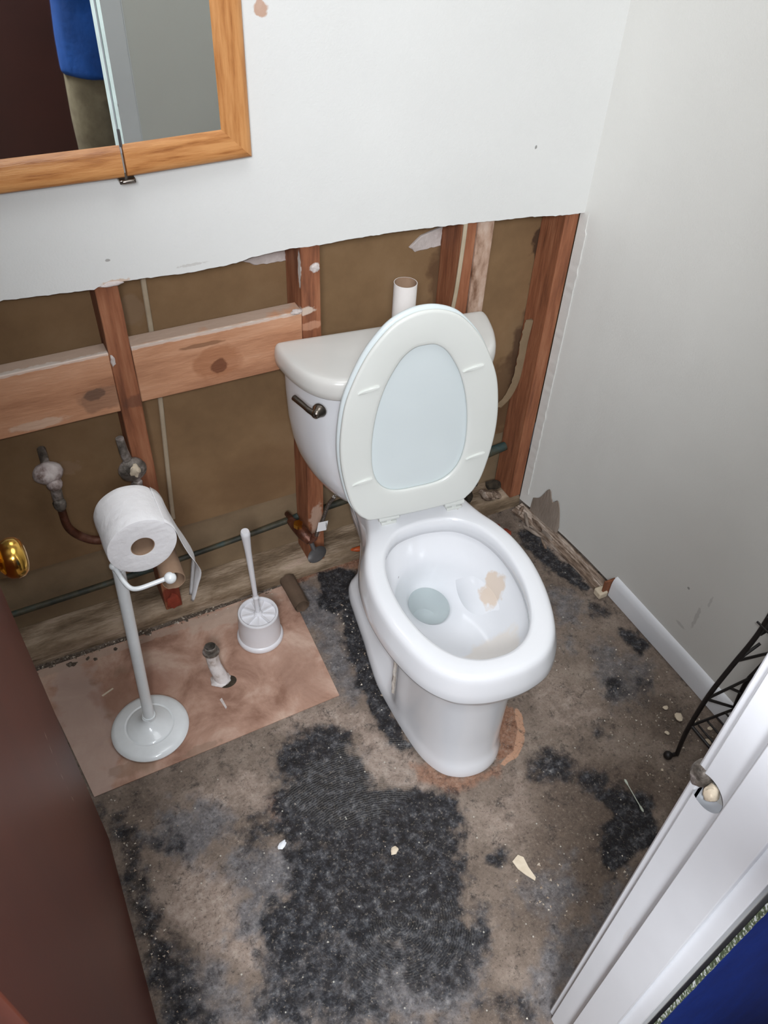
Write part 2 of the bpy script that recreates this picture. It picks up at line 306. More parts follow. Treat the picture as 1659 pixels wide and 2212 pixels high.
# ------------------------------------------------------------------ floor (stains and painted jamb shade, measured in metres on the floor)
STAINS_SHADE = [
    ('M',1.0,0.035,[(0.26,0.927),(0.312,0.967),(0.395,0.958),(0.438,0.915),(0.432,0.846),(0.432,0.773),(0.468,0.741),(0.548,0.718),(0.588,0.675),(0.565,0.605),(0.522,0.56),(0.492,0.471),(0.495,0.422),(0.444,0.372),(0.365,0.383),(0.324,0.456),(0.262,0.514),(0.21,0.529),(0.125,0.507),(0.102,0.554),(0.11,0.614),(0.181,0.649),(0.219,0.693),(0.214,0.759),(0.211,0.806),(0.252,0.857)]),
    ('M',0.8,0.05,[(0.11,0.614),(0.499,0.429),(0.472,0.358),(0.396,0.333),(0.33,0.374),(0.313,0.417),(0.283,0.414),(0.275,0.34),(0.079,0.434),(0.065,0.492)]),
    ('G',0.9,0.05,[(0.11,0.614),(0.499,0.429),(0.472,0.341),(0.374,0.278),(0.045,0.436)]),
    ('M',1.25,0.02,[(0.425,0.77),(0.545,0.714),(0.587,0.664),(0.551,0.601),(0.502,0.635),(0.431,0.669),(0.404,0.715)]),
    ('M',0.35,0.03,[(0.387,0.582),(0.486,0.545),(0.483,0.466),(0.408,0.407),(0.363,0.475)]),
    ('M',0.6,0.02,[(0.091,0.489),(0.157,0.492),(0.155,0.466),(0.095,0.453)]),
    ('M',0.95,0.03,[(0.135,0.808),(0.185,0.82),(0.227,0.792),(0.269,0.75),(0.258,0.739),(0.206,0.763),(0.16,0.752),(0.128,0.773)]),
    ('G',0.9,0.05,[(0.013,0.922),(0.077,0.897),(0.131,0.843),(0.1,0.781),(0.034,0.79),(-0.031,0.832),(-0.056,0.886)]),
    ('M',0.75,0.03,[(-0.03,0.874),(0.018,0.852),(0.008,0.818),(-0.039,0.841)]),
    ('G',0.9,0.05,[(0.091,0.785),(0.23,0.719),(0.256,0.634),(0.185,0.608),(0.122,0.647),(0.068,0.743)]),
    ('G',1.0,0.04,[(0.073,0.671),(0.128,0.664),(0.136,0.583),(0.08,0.582),(0.064,0.617)]),
    ('M',0.75,0.04,[(-0.114,0.987),(-0.053,0.896),(-0.063,0.785),(-0.068,0.68),(-0.018,0.62),(-0.021,0.551),(-0.033,0.488),(-0.114,0.527),(-0.11,0.71),(-0.106,0.878)]),
    ('G',0.8,0.05,[(-0.095,0.63),(0.029,0.597),(0.042,0.529),(0.049,0.449),(-0.114,0.527)]),
    ('M',1.35,0.02,[(0.57,1.396),(0.65,1.388),(0.674,1.349),(0.645,1.272),(0.617,1.199),(0.577,1.088),(0.567,0.988),(0.547,0.898),(0.553,0.829),(0.526,0.822),(0.512,0.901),(0.52,0.981),(0.523,1.067),(0.54,1.152),(0.573,1.253),(0.531,1.289)]),
    ('G',0.8,0.04,[(0.512,1.386),(0.562,1.345),(0.575,1.252),(0.535,1.107),(0.52,0.995),(0.474,0.974),(0.465,1.049),(0.473,1.199),(0.459,1.288)]),
    ('B',0.7,0.06,[(0.792,0.679),(1.035,0.566),(1.067,0.476),(0.796,0.378),(0.602,0.314),(0.558,0.411),(0.676,0.542)]),  # shadow of the door jamb, painted as darker brown floor
    ('M',1.15,0.03,[(0.863,0.565),(0.894,0.538),(0.943,0.534),(0.969,0.485),(0.95,0.424),(0.879,0.391),(0.796,0.393),(0.795,0.453),(0.843,0.486),(0.883,0.49)]),
    ('M',0.9,0.03,[(0.865,0.619),(0.909,0.574),(0.884,0.525),(0.851,0.564)]),
    ('M',0.8,0.03,[(0.801,0.694),(0.87,0.681),(0.889,0.634),(0.856,0.598),(0.782,0.609),(0.766,0.641)]),
    ('G',0.7,0.05,[(1.104,0.911),(1.185,0.841),(1.224,0.76),(1.115,0.663),(1.049,0.722),(1.054,0.823)]),
    ('M',0.9,0.015,[(1.197,1.005),(1.22,0.985),(1.229,0.952),(1.202,0.941),(1.167,0.966)]),
    ('M',1.05,0.02,[(1.212,0.895),(1.252,0.868),(1.245,0.822),(1.214,0.812),(1.199,0.859)]),
    ('M',0.75,0.025,[(1.138,0.754),(1.18,0.743),(1.168,0.711),(1.128,0.714)]),
    ('M',0.65,0.03,[(1.08,0.781),(1.126,0.775),(1.097,0.729),(1.056,0.74)]),
    ('M',1.2,0.02,[(1.156,1.311),(1.211,1.307),(1.205,1.227),(1.217,1.163),(1.232,1.043),(1.204,1.047),(1.173,1.135),(1.155,1.2)]),
    ('G',0.8,0.05,[(1.101,1.12),(1.179,1.013),(1.054,0.902),(1.098,1.049)]),
    ('M',0.7,0.03,[(0.959,0.694),(1.007,0.685),(0.994,0.65),(0.952,0.657)]),
    ('M',0.9,0.02,[(0.583,0.531),(0.631,0.525),(0.627,0.51),(0.588,0.502),(0.576,0.519)]),
    ('G',0.7,0.05,[(0.597,0.472),(0.732,0.45),(0.724,0.391),(0.631,0.357),(0.576,0.422)]),
    ('M',0.7,0.04,[(0.436,0.332),(0.486,0.299),(0.504,0.248),(0.48,0.242),(0.42,0.289)]),
    ('G',0.9,0.06,[(0.543,0.307),(0.673,0.337),(0.888,0.387),(0.966,0.405),(0.874,0.341),(0.538,0.223),(0.495,0.234)]),  # shade close along the jamb, painted as a grey strip
    ('B',0.7,0.05,[(1.127,0.805),(1.181,0.69),(1.206,0.538),(1.13,0.548),(1.072,0.697)]),
    ('D',0.45,0.05,[(1.127,0.805),(1.181,0.69),(1.226,0.529),(1.113,0.529),(1.094,0.673)]),
    ('L',0.9,0.05,[(-0.052,0.79),(0.057,0.769),(0.087,0.714),(0.107,0.606),(0.114,0.548),(0.076,0.521),(-0.002,0.585),(-0.024,0.659),(-0.061,0.724)]),
    ('L',0.7,0.04,[(0.058,0.936),(0.222,0.92),(0.211,0.806),(0.181,0.808),(0.09,0.874)]),
    ('L',1.0,0.04,[(0.468,0.935),(0.511,0.875),(0.543,0.82),(0.562,0.724),(0.547,0.695),(0.483,0.749),(0.437,0.795),(0.447,0.865)]),
    ('L',0.8,0.05,[(0.301,1.012),(0.454,1.011),(0.523,0.923),(0.501,0.879),(0.392,0.95),(0.294,0.962)]),
    ('L',0.6,0.06,[(0.6,0.646),(0.756,0.683),(0.769,0.591),(0.709,0.538),(0.589,0.55),(0.569,0.592)]),
    ('L',0.6,0.06,[(0.967,0.879),(1.04,0.785),(1.017,0.681),(0.917,0.673),(0.846,0.76),(0.883,0.857)]),
    ('L',0.6,0.05,[(0.464,0.362),(0.55,0.349),(0.542,0.289),(0.455,0.314)]),
    ('R',1.0,0.012,[(0.808,0.833),(0.826,0.811),(0.809,0.763),(0.766,0.717),(0.716,0.708),(0.769,0.782)]),
    ('O',1.0,0.006,[(0.832,0.815),(0.834,0.786),(0.808,0.737),(0.769,0.702),(0.726,0.694),(0.721,0.702),(0.766,0.714),(0.802,0.753),(0.817,0.787)]),
    ('R',0.7,0.02,[(0.523,0.804),(0.575,0.767),(0.624,0.707),(0.718,0.701),(0.7,0.672),(0.593,0.673),(0.525,0.741)]),
    ('R',0.6,0.02,[(0.21,0.829),(0.247,0.871),(0.229,0.797),(0.262,0.748),(0.241,0.747),(0.199,0.8)]),
    ('L',1.3,0.012,[(1.239,1.305),(1.24,1.242),(1.245,1.147),(1.246,1.04),(1.22,1.037),(1.216,1.14),(1.207,1.231),(1.212,1.286)]),
    ('D',1.0,0.02,[(-0.179,1.396),(0.135,1.401),(0.273,1.409),(0.374,1.407),(0.454,1.408),(0.446,1.389),(0.277,1.383),(0.129,1.379),(-0.015,1.359),(-0.182,1.376)]),
    ('R',0.9,0.015,[(0.597,1.46),(0.739,1.456),(0.693,1.36),(0.585,1.399),(0.46,1.391),(0.467,1.41)]),
]

def poly_sd(px, py, P):
    """signed distance (positive inside) of the points to polygon P"""
    d = np.full(px.shape, 1e9); inside = np.zeros(px.shape, bool); n = len(P)
    for i in range(n):
        ax, ay = P[i]; bx, by = P[(i + 1) % n]
        ex, ey = bx - ax, by - ay; wx, wy = px - ax, py - ay
        t = np.clip((wx * ex + wy * ey) / (ex * ex + ey * ey + 1e-12), 0, 1)
        d = np.minimum(d, (wx - t * ex) ** 2 + (wy - t * ey) ** 2)
        c = (ay > py) != (by > py)
        with np.errstate(divide='ignore', invalid='ignore'):
            xi = (bx - ax) * (py - ay) / (by - ay if by != ay else 1e-12) + ax
        inside ^= c & (px < xi)
    d = np.sqrt(d); return np.where(inside, d, -d)

def make_floor():
    x0, x1, y0, y1, st = -0.24, 1.35, -0.02, 1.50, 0.006
    xs = np.arange(x0, x1 + st, st); ys = np.arange(y0, y1 + st, st); nx, ny = len(xs), len(ys)
    X, Y = np.meshgrid(xs, ys); px = X.ravel(); py = Y.ravel()
    wob = np.array([noise.fractal((a * 16, b * 16, 0), 0.8, 2.0, 5) for a, b in zip(px, py)])
    wob2 = np.array([noise.fractal((a * 45, b * 45, 3), 0.8, 2.0, 4) for a, b in zip(px, py)])
    ch = {k: np.zeros(px.shape) for k in 'MGLROBD'}
    for c, s, w, P in STAINS_SHADE:
        d = poly_sd(px, py, P) + wob * w * 0.7 + wob2 * w * 0.45
        v = np.clip(d / w * 0.5 + 0.55, 0, 1); v = v * v * (3 - 2 * v) * s
        ch[c] = np.maximum(ch[c], v)
    # surface relief: swollen board, debris line along the plate
    z = -0.0015 + wob * 0.0006 + ch['D'] * np.clip(0.35 + wob2, 0, 1) * 0.006
    z = np.where(px > 1.2, -0.002, z)
    vs = np.stack([px, py, z], 1)
    fs = []
    for j in range(ny - 1):
        b = j * nx
        for i in range(nx - 1): fs.append((b + i, b + i + 1, b + i + 1 + nx, b + i + nx))
    nb = len(vs)
    X0, X1, Y0, Y1 = -1.0, 1.7, -1.35, 1.62
    ex = [(X0, Y0), (X1, Y0), (X1, Y1), (X0, Y1)]
    gx0, gx1, gy0, gy1 = xs[0], xs[-1], ys[0], ys[-1]
    extra = [(a, b, -0.0015) for a, b in ex] + [(gx0, gy0, -.0015), (gx1, gy0, -.0015), (gx1, gy1, -.0015), (gx0, gy1, -.0015)]
    fs += [(nb + 0, nb + 1, nb + 5, nb + 4), (nb + 1, nb + 2, nb + 6, nb + 5), (nb + 2, nb + 3, nb + 7, nb + 6), (nb + 3, nb + 0, nb + 4, nb + 7)]
    me = bpy.data.meshes.new('floor'); me.from_pydata([tuple(v) for v in vs] + extra, [], fs); me.update()
    for k, v in ch.items():
        a = me.attributes.new('stain_shade_' + k, 'FLOAT', 'POINT'); a.data.foreach_set('value', np.concatenate([v, np.zeros(8)]).astype(np.float32))
    m, nt, b = newmat('stained_subfloor')
    tc = N(nt, 'ShaderNodeTexCoord'); V = tc.outputs['Object']
    def nz(s, d=6, r=.62, dist=0.0, vec=None):
        n = N(nt, 'ShaderNodeTexNoise'); n.inputs['Scale'].default_value = s; n.inputs['Detail'].default_value = d; n.inputs['Roughness'].default_value = r; n.inputs['Distortion'].default_value = dist
        nt.links.new(vec or V, n.inputs['Vector']); return n.outputs['Fac']
    def ramp(f, cols, pos):
        cr = N(nt, 'ShaderNodeValToRGB'); e = cr.color_ramp.elements
        while len(e) < len(cols): e.new(.5)
        for i, c in enumerate(cols): e[i].position = pos[i]; e[i].color = lin(c)
        nt.links.new(f, cr.inputs[0]); return cr.outputs[0]
    def math2(op, a, b_):
        n = N(nt, 'ShaderNodeMath', operation=op)
        for i, s in enumerate((a, b_)):
            if isinstance(s, (int, float)): n.inputs[i].default_value = s
            else: nt.links.new(s, n.inputs[i])
        return n.outputs[0]
    def fac(k, noise_out, amp, lo, hi):
        a = N(nt, 'ShaderNodeAttribute'); a.attribute_name = 'stain_shade_' + k
        s = math2('MULTIPLY_ADD', noise_out, amp); nt.nodes[-1].inputs[2].default_value = -amp * 0.5
        t = math2('ADD', a.outputs['Fac'], s)
        r = N(nt, 'ShaderNodeMapRange'); r.interpolation_type = 'SMOOTHSTEP'; r.inputs[1].default_value = lo; r.inputs[2].default_value = hi
        nt.links.new(t, r.inputs[0])
        return math2('MULTIPLY', r.outputs[0], math2('MINIMUM', math2('MULTIPLY', a.outputs['Fac'], 3.0), 1.0))
    n1, n2, n3, n4 = nz(9, 9, .72), nz(46, 9, .78), nz(170, 6, .8), nz(19, 9, .78, .4)
    col = ramp(n1, [(108, 95, 85), (132, 117, 105), (156, 141, 128)], [.34, .5, .66])
    col = mixc(nt, math2('MULTIPLY', fac('L', n4, 1.1, .25, .8), 0.9), col, ramp(n2, [(134, 117, 105), (168, 150, 137), (196, 180, 167)], [.34, .5, .68]))
    col = mixc(nt, math2('MULTIPLY', fac('B', n1, 1.0, .1, .9), 0.85), col, ramp(n2, [(80, 68, 59), (108, 92, 80)], [.36, .62]))
    col = mixc(nt, math2('MULTIPLY', fac('G', n4, 1.2, .15, .95), 0.85), col, ramp(n2, [(78, 78, 82), (114, 113, 116), (160, 159, 160)], [.36, .52, .7]))
    col = mixc(nt, fac('D', n2, 1.2, .3, .6), col, ramp(n3, [(54, 46, 38), (100, 86, 74), (184, 172, 160)], [.4, .52, .64]))
    col = mixc(nt, fac('R', n2, 0.9, .3, .8), col, ramp(n2, [(120, 82, 62), (156, 116, 94), (172, 142, 122)], [.36, .5, .64]))
    col = mixc(nt, fac('O', n2, 0.5, .3, .6), col, lin((198, 154, 126)))
    # mould: patchy black with blue-grey bloom
    mcol = ramp(n2, [(18, 18, 21), (38, 39, 44), (80, 81, 85), (150, 149, 148)], [.40, .50, .60, .70])
    col = mixc(nt, math2('MULTIPLY', fac('M', n4, 2.1, .1, .9), 0.97), col, mcol)
    # scattered mould specks everywhere, glue mottling
    sp = N(nt, 'ShaderNodeMapRange'); sp.inputs[1].default_value = .535; sp.inputs[2].default_value = .63; nt.links.new(nz(28, 9, .85, .3), sp.inputs[0])
    col = mixc(nt, math2('MULTIPLY', sp.outputs[0], 0.75), col, lin((50, 46, 45)))
    s2 = N(nt, 'ShaderNodeMapRange'); s2.inputs[1].default_value = .55; s2.inputs[2].default_value = .66; nt.links.new(n3, s2.inputs[0])
    col = mixc(nt, math2('MULTIPLY', s2.outputs[0], 0.75), col, lin((60, 52, 48)))
    s3 = N(nt, 'ShaderNodeMapRange'); s3.inputs[1].default_value = .44; s3.inputs[2].default_value = .34; nt.links.new(n3, s3.inputs[0])
    col = mixc(nt, math2('MULTIPLY', s3.outputs[0], 0.5), col, lin((176, 164, 150)))
    # trowelled glue ridges: faint concentric arcs
    wv = N(nt, 'ShaderNodeTexWave'); wv.wave_type = 'RINGS'; wv.rings_direction = 'Z'; wv.inputs['Scale'].default_value = 62; wv.inputs['Distortion'].default_value = 4.5; wv.inputs['Detail'].default_value = 2; wv.inputs['Detail Scale'].default_value = 1.5
    mp = N(nt, 'ShaderNodeMapping'); mp.inputs['Location'].default_value = (-0.36, -0.50, 0); nt.links.new(V, mp.inputs[0]); nt.links.new(mp.outputs[0], wv.inputs['Vector'])
    k = blot(nt, V, (0.40, 0.80, 0), (0.16, 0.11, 1), nscale=14)
    k2 = blot(nt, V, (0.36, 0.44, 0), (0.15, 0.08, 1), nscale=14)
    wf = math2('MULTIPLY', math2('MULTIPLY', math2('POWER', wv.outputs['Fac'], 3.0), math2('MAXIMUM', k, math2('MULTIPLY', k2, 0.45))), math2('MULTIPLY', n2, 0.45))
    col = mixc(nt, wf, col, lin((158, 156, 150)))
    # pale grit
    vo = N(nt, 'ShaderNodeTexVoronoi'); vo.inputs['Scale'].default_value = 60; vo.inputs['Randomness'].default_value = 1; nt.links.new(V, vo.inputs['Vector'])
    lt = N(nt, 'ShaderNodeMapRange'); lt.inputs[1].default_value = 0.13; lt.inputs[2].default_value = 0.07; nt.links.new(vo.outputs['Distance'], lt.inputs[0])
    sepc = N(nt, 'ShaderNodeSeparateColor'); nt.links.new(vo.outputs['Color'], sepc.inputs[0])
    gt = math2('GREATER_THAN', sepc.outputs[0], 0.82)
    col = mixc(nt, math2('MULTIPLY', math2('MULTIPLY', lt.outputs[0], gt), 0.85), col, lin((206, 202, 190)))
    vo2 = N(nt, 'ShaderNodeTexVoronoi'); vo2.inputs['Scale'].default_value = 34; nt.links.new(V, vo2.inputs['Vector'])
    l2 = N(nt, 'ShaderNodeMapRange'); l2.inputs[1].default_value = 0.10; l2.inputs[2].default_value = 0.06; nt.links.new(math2('ADD', vo2.outputs['Distance'], math2('MULTIPLY_ADD', n3, 0.12)), l2.inputs[0]); 
    sc2 = N(nt, 'ShaderNodeSeparateColor'); nt.links.new(vo2.outputs['Color'], sc2.inputs[0])
    col = mixc(nt, math2('MULTIPLY', math2('MULTIPLY', l2.outputs[0], math2('GREATER_THAN', sc2.outputs[1], 0.80)), 0.8), col, lin((214, 210, 202)))
    nt.links.new(col, b.inputs['Base Color']); b.inputs['Roughness'].default_value = 0.72; b.inputs['Specular IOR Level'].default_value = 0.3
    bp = N(nt, 'ShaderNodeBump'); bp.inputs['Strength'].default_value = 0.8; bp.inputs['Distance'].default_value = 0.004
    nt.links.new(math2('ADD', n2, math2('MULTIPLY', n3, 0.6)), bp.inputs['Height']); nt.links.new(bp.outputs[0], b.inputs['Normal'])
    o = link('floor', me, m); o['kind'] = 'structure'
    return o
make_floor()

# ------------------------------------------------------------------ shell
YS = 1.404      # front plane of the studs
YW = 1.391      # face of the drywall on them
YB = 1.49       # back of the stud bays
def struct(name, mb, mat, **kw):
    o = mb.build(name, mat, **kw); o['kind'] = 'structure'; return o

CUT = [(-0.92, 0.965), (-0.30, 0.962), (-0.002, 0.962), (0.057, 0.958), (0.12, 0.9535), (0.152, 0.951), (0.165, 0.956), (0.195, 0.957), (0.235, 0.955), (0.333, 0.949), (0.413, 0.951), (0.445, 0.957), (0.515, 0.960),
       (0.582, 0.956), (0.631, 0.957), (0.753, 0.954), (0.850, 0.948), (0.951, 0.941), (0.986, 0.938), (1.081, 0.931), (1.169, 0.920), (1.223, 0.917), (1.26, 0.917)]
def cut_wall():
    P = []
    for (a, za), (c, zc) in zip(CUT, CUT[1:]):
        k = max(1, int((c - a) / 0.006))
        for i in range(k):
            t = i / k; x = a + (c - a) * t
            P.append((x, za + (zc - za) * t + noise.fractal((x * 60, 0, 0), .8, 2, 4) * 0.0016))
    P.append(CUT[-1])
    mb = MB(); n = len(P); v = []
    for y in (YW, YS - 0.0005):
        dz = 0.0 if y == YW else 0.003
        v += [(x, y, z + dz) for x, z in P] + [(x, y, 2.4) for x, z in P]
    f = []
    for i in range(n - 1):
        f.append((i, i + 1, n + i + 1, n + i))
        f.append((2 * n + i, 3 * n + i, 3 * n + i + 1, 2 * n + i + 1))
    fe = [(i, 2 * n + i, 2 * n + i + 1, i + 1) for i in range(n - 1)]
    mb.add(v, f); mb.cur = 1; b = len(mb.f); mb.f += fe; mb.mi += [1] * len(fe)
    me = bpy.data.meshes.new('wall_back'); me.from_pydata(mb.v, [], mb.f); me.update()
    o = link('wall_back', me, [M['wall'], M['gypsum']], smooth=False)
    for p, mi in zip(me.polygons, mb.mi): p.material_index = mi
    o['kind'] = 'structure'
cut_wall()

# back of the bays: the paper back of the next room's drywall, and its lower strip set a little deeper
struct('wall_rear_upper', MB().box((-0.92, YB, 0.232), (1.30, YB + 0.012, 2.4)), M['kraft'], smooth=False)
struct('wall_rear_lower', MB().box((-0.92, YB + 0.008, 0.0), (1.30, YB + 0.02, 0.250)), M['kraft2'], smooth=False)

# right wall, a little bowed
RW = [(1.470, 1.2215), (1.404, 1.2225), (1.37, 1.228), (1.30, 1.243), (1.22, 1.254), (1.12, 1.262), (1.0, 1.267), (0.7, 1.270), (0.227, 1.270)]
def rwx(y):
    for (ya, xa), (yb, xb) in zip(RW, RW[1:]):
        if yb <= y <= ya: return xa + (xb - xa) * (ya - y) / (ya - yb)
    return RW[-1][1] if y < RW[-1][0] else RW[0][1]
mb = MB(); rr = []
ys = [1.403 - i * 0.02 for i in range(60)]; ys = [y for y in ys if y > 0.23] + [0.12]
rr = [[(rwx(y), y, z) for y in ys] + [(1.30, y, z) for y in reversed(ys)] for z in (0.03, 2.4)]
mb.rings(rr, True, True, True)
struct('wall_right', mb, M['wall_r'], smooth=True, angle=50)
# jagged drywall joint left on the corner
mb = MB(); a = []; c = []; zz = 0.07
while zz < 0.925:
    a.append((1.2235 + 0.002 * noise.noise((zz * 70, 0, 0)), 1.3995, zz)); c.append((1.2255, 1.374 + 0.0028 * noise.noise((zz * 50, 5, 0)) + 0.004 * (zz > .88), zz)); zz += 0.006
mb.rings([a, [(x - .0012, y - .0008, z) for x, y, z in a], [(x - 0.0006, y, z) for x, y, z in c], [(x + .002, y, z) for x, y, z in c]], False)
tag(mb.build('torn_joint_tape', M['wall_r']), 'narrow pale strip of torn joint tape down the corner beside the rightmost stud', 'joint tape')

struct('ceiling', MB().box((-1.0, -1.35, 2.4), (1.7, 1.62, 2.45)), M['ceil'], smooth=False)
struct('wall_left', MB().box((-1.0, 0.12, 0), (-0.92, 1.62, 2.4)), M['wall_r'], smooth=False)

# front wall with the doorway: room side white, hallway side blue
JR = 0.53; JL = -0.152; JT = 2.05; FY0 = 0.117; FY1 = 0.227
mb = MB()
mb.box((JR + 0.018, FY0 + .012, 0), (1.30, FY1, 2.4)); mb.box((-0.95, FY0 + .012, 0), (JL - 0.018, FY1, 2.4)); mb.box((JL - 0.018, FY0 + .012, JT + 0.018), (JR + 0.018, FY1, 2.4))
struct('wall_front', mb, M['wall_r'], smooth=False)
mb = MB()
mb.box((JR + 0.0185, FY0 - 0.001, 0), (1.66, FY0 + .0115, 2.4)); mb.box((-0.97, FY0 - .001, 0), (JL - 0.0185, FY0 + .0115, 2.4)); mb.box((JL - 0.0185, FY0 - .001, JT + 0.0185), (JR + 0.0185, FY0 + .0115, 2.4))
struct('wall_hallway_side', mb, M['wall_r'], smooth=False)
# door jambs, with the stop standing proud of them and the latch hole cut in
def jamb():
    mb = MB()
    for x0, x1 in ((JR, JR + 0.018), (JL - 0.018, JL)):
        mb.box((x0, FY0 - 0.002, 0), (x1, FY1, JT))
    mb.box((JL - 0.018, FY0 - 0.002, JT), (JR + 0.018, FY1, JT + 0.018))
    o = struct('trim_1', mb, M['trim'], bevel=0.0015)
    cut = MB(); cut.lathe([(0.0, 0.0), (0.0245, 0.0), (0.0245, 0.05), (0.0, 0.05)], 36, Matrix.Translation((JR - 0.012, 0.2145, 0.882)) @ Matrix.Rotation(math.pi / 2, 4, 'Y') @ Matrix.Diagonal((1, .95, 1, 1)))
    co = cut.build('cutter'); bo = o.modifiers.new('hole', 'BOOLEAN'); bo.object = co; bo.operation = 'DIFFERENCE'
    bpy.context.view_layer.update(); dg = bpy.context.evaluated_depsgraph_get()
    me = bpy.data.meshes.new_from_object(o.evaluated_get(dg)); o.modifiers.clear(); o.data = me
    bpy.data.objects.remove(co)
    return o
jamb()
mb = MB()
mb.box((JR - 0.010, 0.1355, 0), (JR, 0.1885, JT - 0.01)); mb.box((JL, 0.1355, 0), (JL + 0.010, 0.1885, JT - 0.01)); mb.box((JL, 0.1355, JT - 0.01), (JR, 0.1885, JT))
struct('trim_2', mb, M['trim'], bevel=0.002)
# room-side casing round the doorway
mb = MB()
mb.box((JR + 0.005, FY1, 0), (JR + 0.075, FY1 + 0.012, JT + 0.075)); mb.box((JL - 0.075, FY1, 0), (JL - 0.040, FY1 + 0.012, JT + 0.075)); mb.box((JL - 0.075, FY1, JT + 0.005), (JR + 0.075, FY1 + 0.012, JT + 0.075))
struct('trim_3', mb, M['trim'], bevel=0.003)
# hallway shell
mb = MB(); mb.box((-1.0, -1.35, 0), (1.7, -1.30, 2.4)); mb.box((-1.0, -1.30, 0), (-0.95, 0.116, 2.4)); mb.box((1.66, -1.30, 0), (1.70, 0.116, 2.4))
struct('wall_hallway', mb, M['hall'], smooth=False)
# blue painted hallway door standing open against the end of the jamb, its edge chipped
BD = empty('door_2', (0.5515, 0.1095, 0.0), math.radians(-24)); BD['kind'] = 'structure'
MB().box((0.0015, -.0065, .012), (.58, 0, 2.03)).build('door_slab', M['blue'], BD, bevel=.002)
mb = MB(); L = []; zz = 0.012
while zz < 2.03:
    w = 0.0018 + 0.0010 * noise.noise((zz * 40, 0, 0)); L.append([(-.0005, -.001, zz), (0.0, -.0072 - .0005 * noise.noise((zz * 90, 2, 0)), zz), (w, -.0066, zz), (w, -.001, zz)]); zz += 0.008
mb.rings(L, True, True, True)
mb.build('door_edge', M['edge'], BD)
# baseboard on the right wall (from the break forward)
mb = MB(); rr = []
prof = [(0.0, 0.0), (0.013, 0.0), (0.013, 0.045), (0.010, 0.060), (0.005, 0.068), (0.0, 0.070)]
yy = [1.004, 0.9, 0.8, 0.7, 0.6, 0.5, 0.4, 0.3, 0.228]
mb.rings([[(rwx(y) - p[0] + 0.0003, y, p[1] + 0.001) for p in prof] for y in yy], True, True, True)
struct('baseboard_right', mb, M['trim'], angle=60)

# ------------------------------------------------------------------ framing
def timber(name, a, b, mat, label, cat, group=None, bevel=0.002, rough=0.0012):
    """sawn timber with slightly wavering faces"""
    mb = MB(); ax = max(range(3), key=lambda i: b[i] - a[i]); L = b[ax] - a[ax]; n = max(2, int(L / 0.03)); rings = []
    o1, o2 = [i for i in range(3) if i != ax]
    for i in range(n + 1):
        t = a[ax] + L * i / n; ring = []
        for s, u in ((0, 0), (1, 0), (1, 1), (0, 1)):
            p = [0, 0, 0]; p[ax] = t
            p[o1] = (b if s else a)[o1]; p[o2] = (b if u else a)[o2]
            w = noise.noise((t * 9, s * 7 + 1.3, u * 5 + a[0] * 3)) * rough
            p[o1] += w * (1 if s == 0 else -1) if p[o1] not in () else 0
            ring.append(tuple(p))
        rings.append(ring)
    mb.rings(rings, True, True, True)
    return tag(mb.build(name, mat, bevel=bevel, angle=35), label, cat, group)
G = 'wall studs bared below the cut'
timber('wall_stud', (0.154, YS, 0.046), (0.196, YB - .001, 2.39), M['stud'], 'orange-brown wall stud behind the toilet roll stand, between the two blocking boards', 'stud', G)
timber('wall_stud', (0.547, YS, 0.046), (0.589, YB - .001, 2.39), M['stud'], 'wall stud with white plaster smears, directly left of the toilet tank', 'stud', G)
timber('wall_stud', (0.916, YS + 0.004, 0.046), (0.9525, YB - .001, 2.39), M['stud'], 'brown wall stud behind the pale cable, above the right end of the tank', 'stud', G)
timber('wall_stud', (0.954, YS, 0.046), (0.994, YB - .001, 2.39), M['studp'], 'pinkish paint-smeared stud doubled against the brown one above the tank', 'stud', G)
timber('wall_stud', (1.185, YS, 0.046), (1.2215, YB - .001, 2.39), M['stud'], 'rightmost wall stud, in the corner against the white wall', 'stud', G)
timber('blocking_board', (-0.62, YS, 0.675), (0.1535, YS + 0.038, 0.812), M['block'], 'knotted horizontal blocking board left of the first stud, cut off by the picture edge', 'board', 'blocking boards', rough=.001)
timber('blocking_board', (0.1965, YS, 0.684), (0.5465, YS + 0.038, 0.815), M['block'], 'horizontal blocking board with a large dark knot, between the stud and the toilet tank', 'board', 'blocking boards', rough=.001)
# bottom plate, battered on top
def plate():
    mb = MB(); nx, rings = 320, []
    for i in range(nx + 1):
        x = -0.60 + 1.825 * i / nx; f = lambda k, s=30: noise.fractal((x * s, k, 0), .7, 2, 4)
        wear = max(0, 0.5 + 1.2 * noise.noise((x * 9, 2, 0))) * 0.010
        prof = [(YS + 0.001 * f(1), 0.0), (YS + 0.0015 * f(2), 0.018), (YS + wear * 0.6 + 0.001 * f(3), 0.036 - wear * .6), (YS + 0.012 + wear, 0.0425 + 0.0012 * f(4)), (YS + 0.035, 0.0435 + 0.0016 * f(5)), (YS + 0.06, 0.044 + 0.0014 * f(6)), (YB + .007, 0.0445), (YB + .007, 0.0)]
        rings.append([(x, y, z) for y, z in prof])
    mb.rings(rings, True, True, True)
    return tag(mb.build('bottom_plate', M['plate'], angle=60), 'long battered grey-brown timber lying on the floor along the foot of the opened wall', 'timber')
plate()
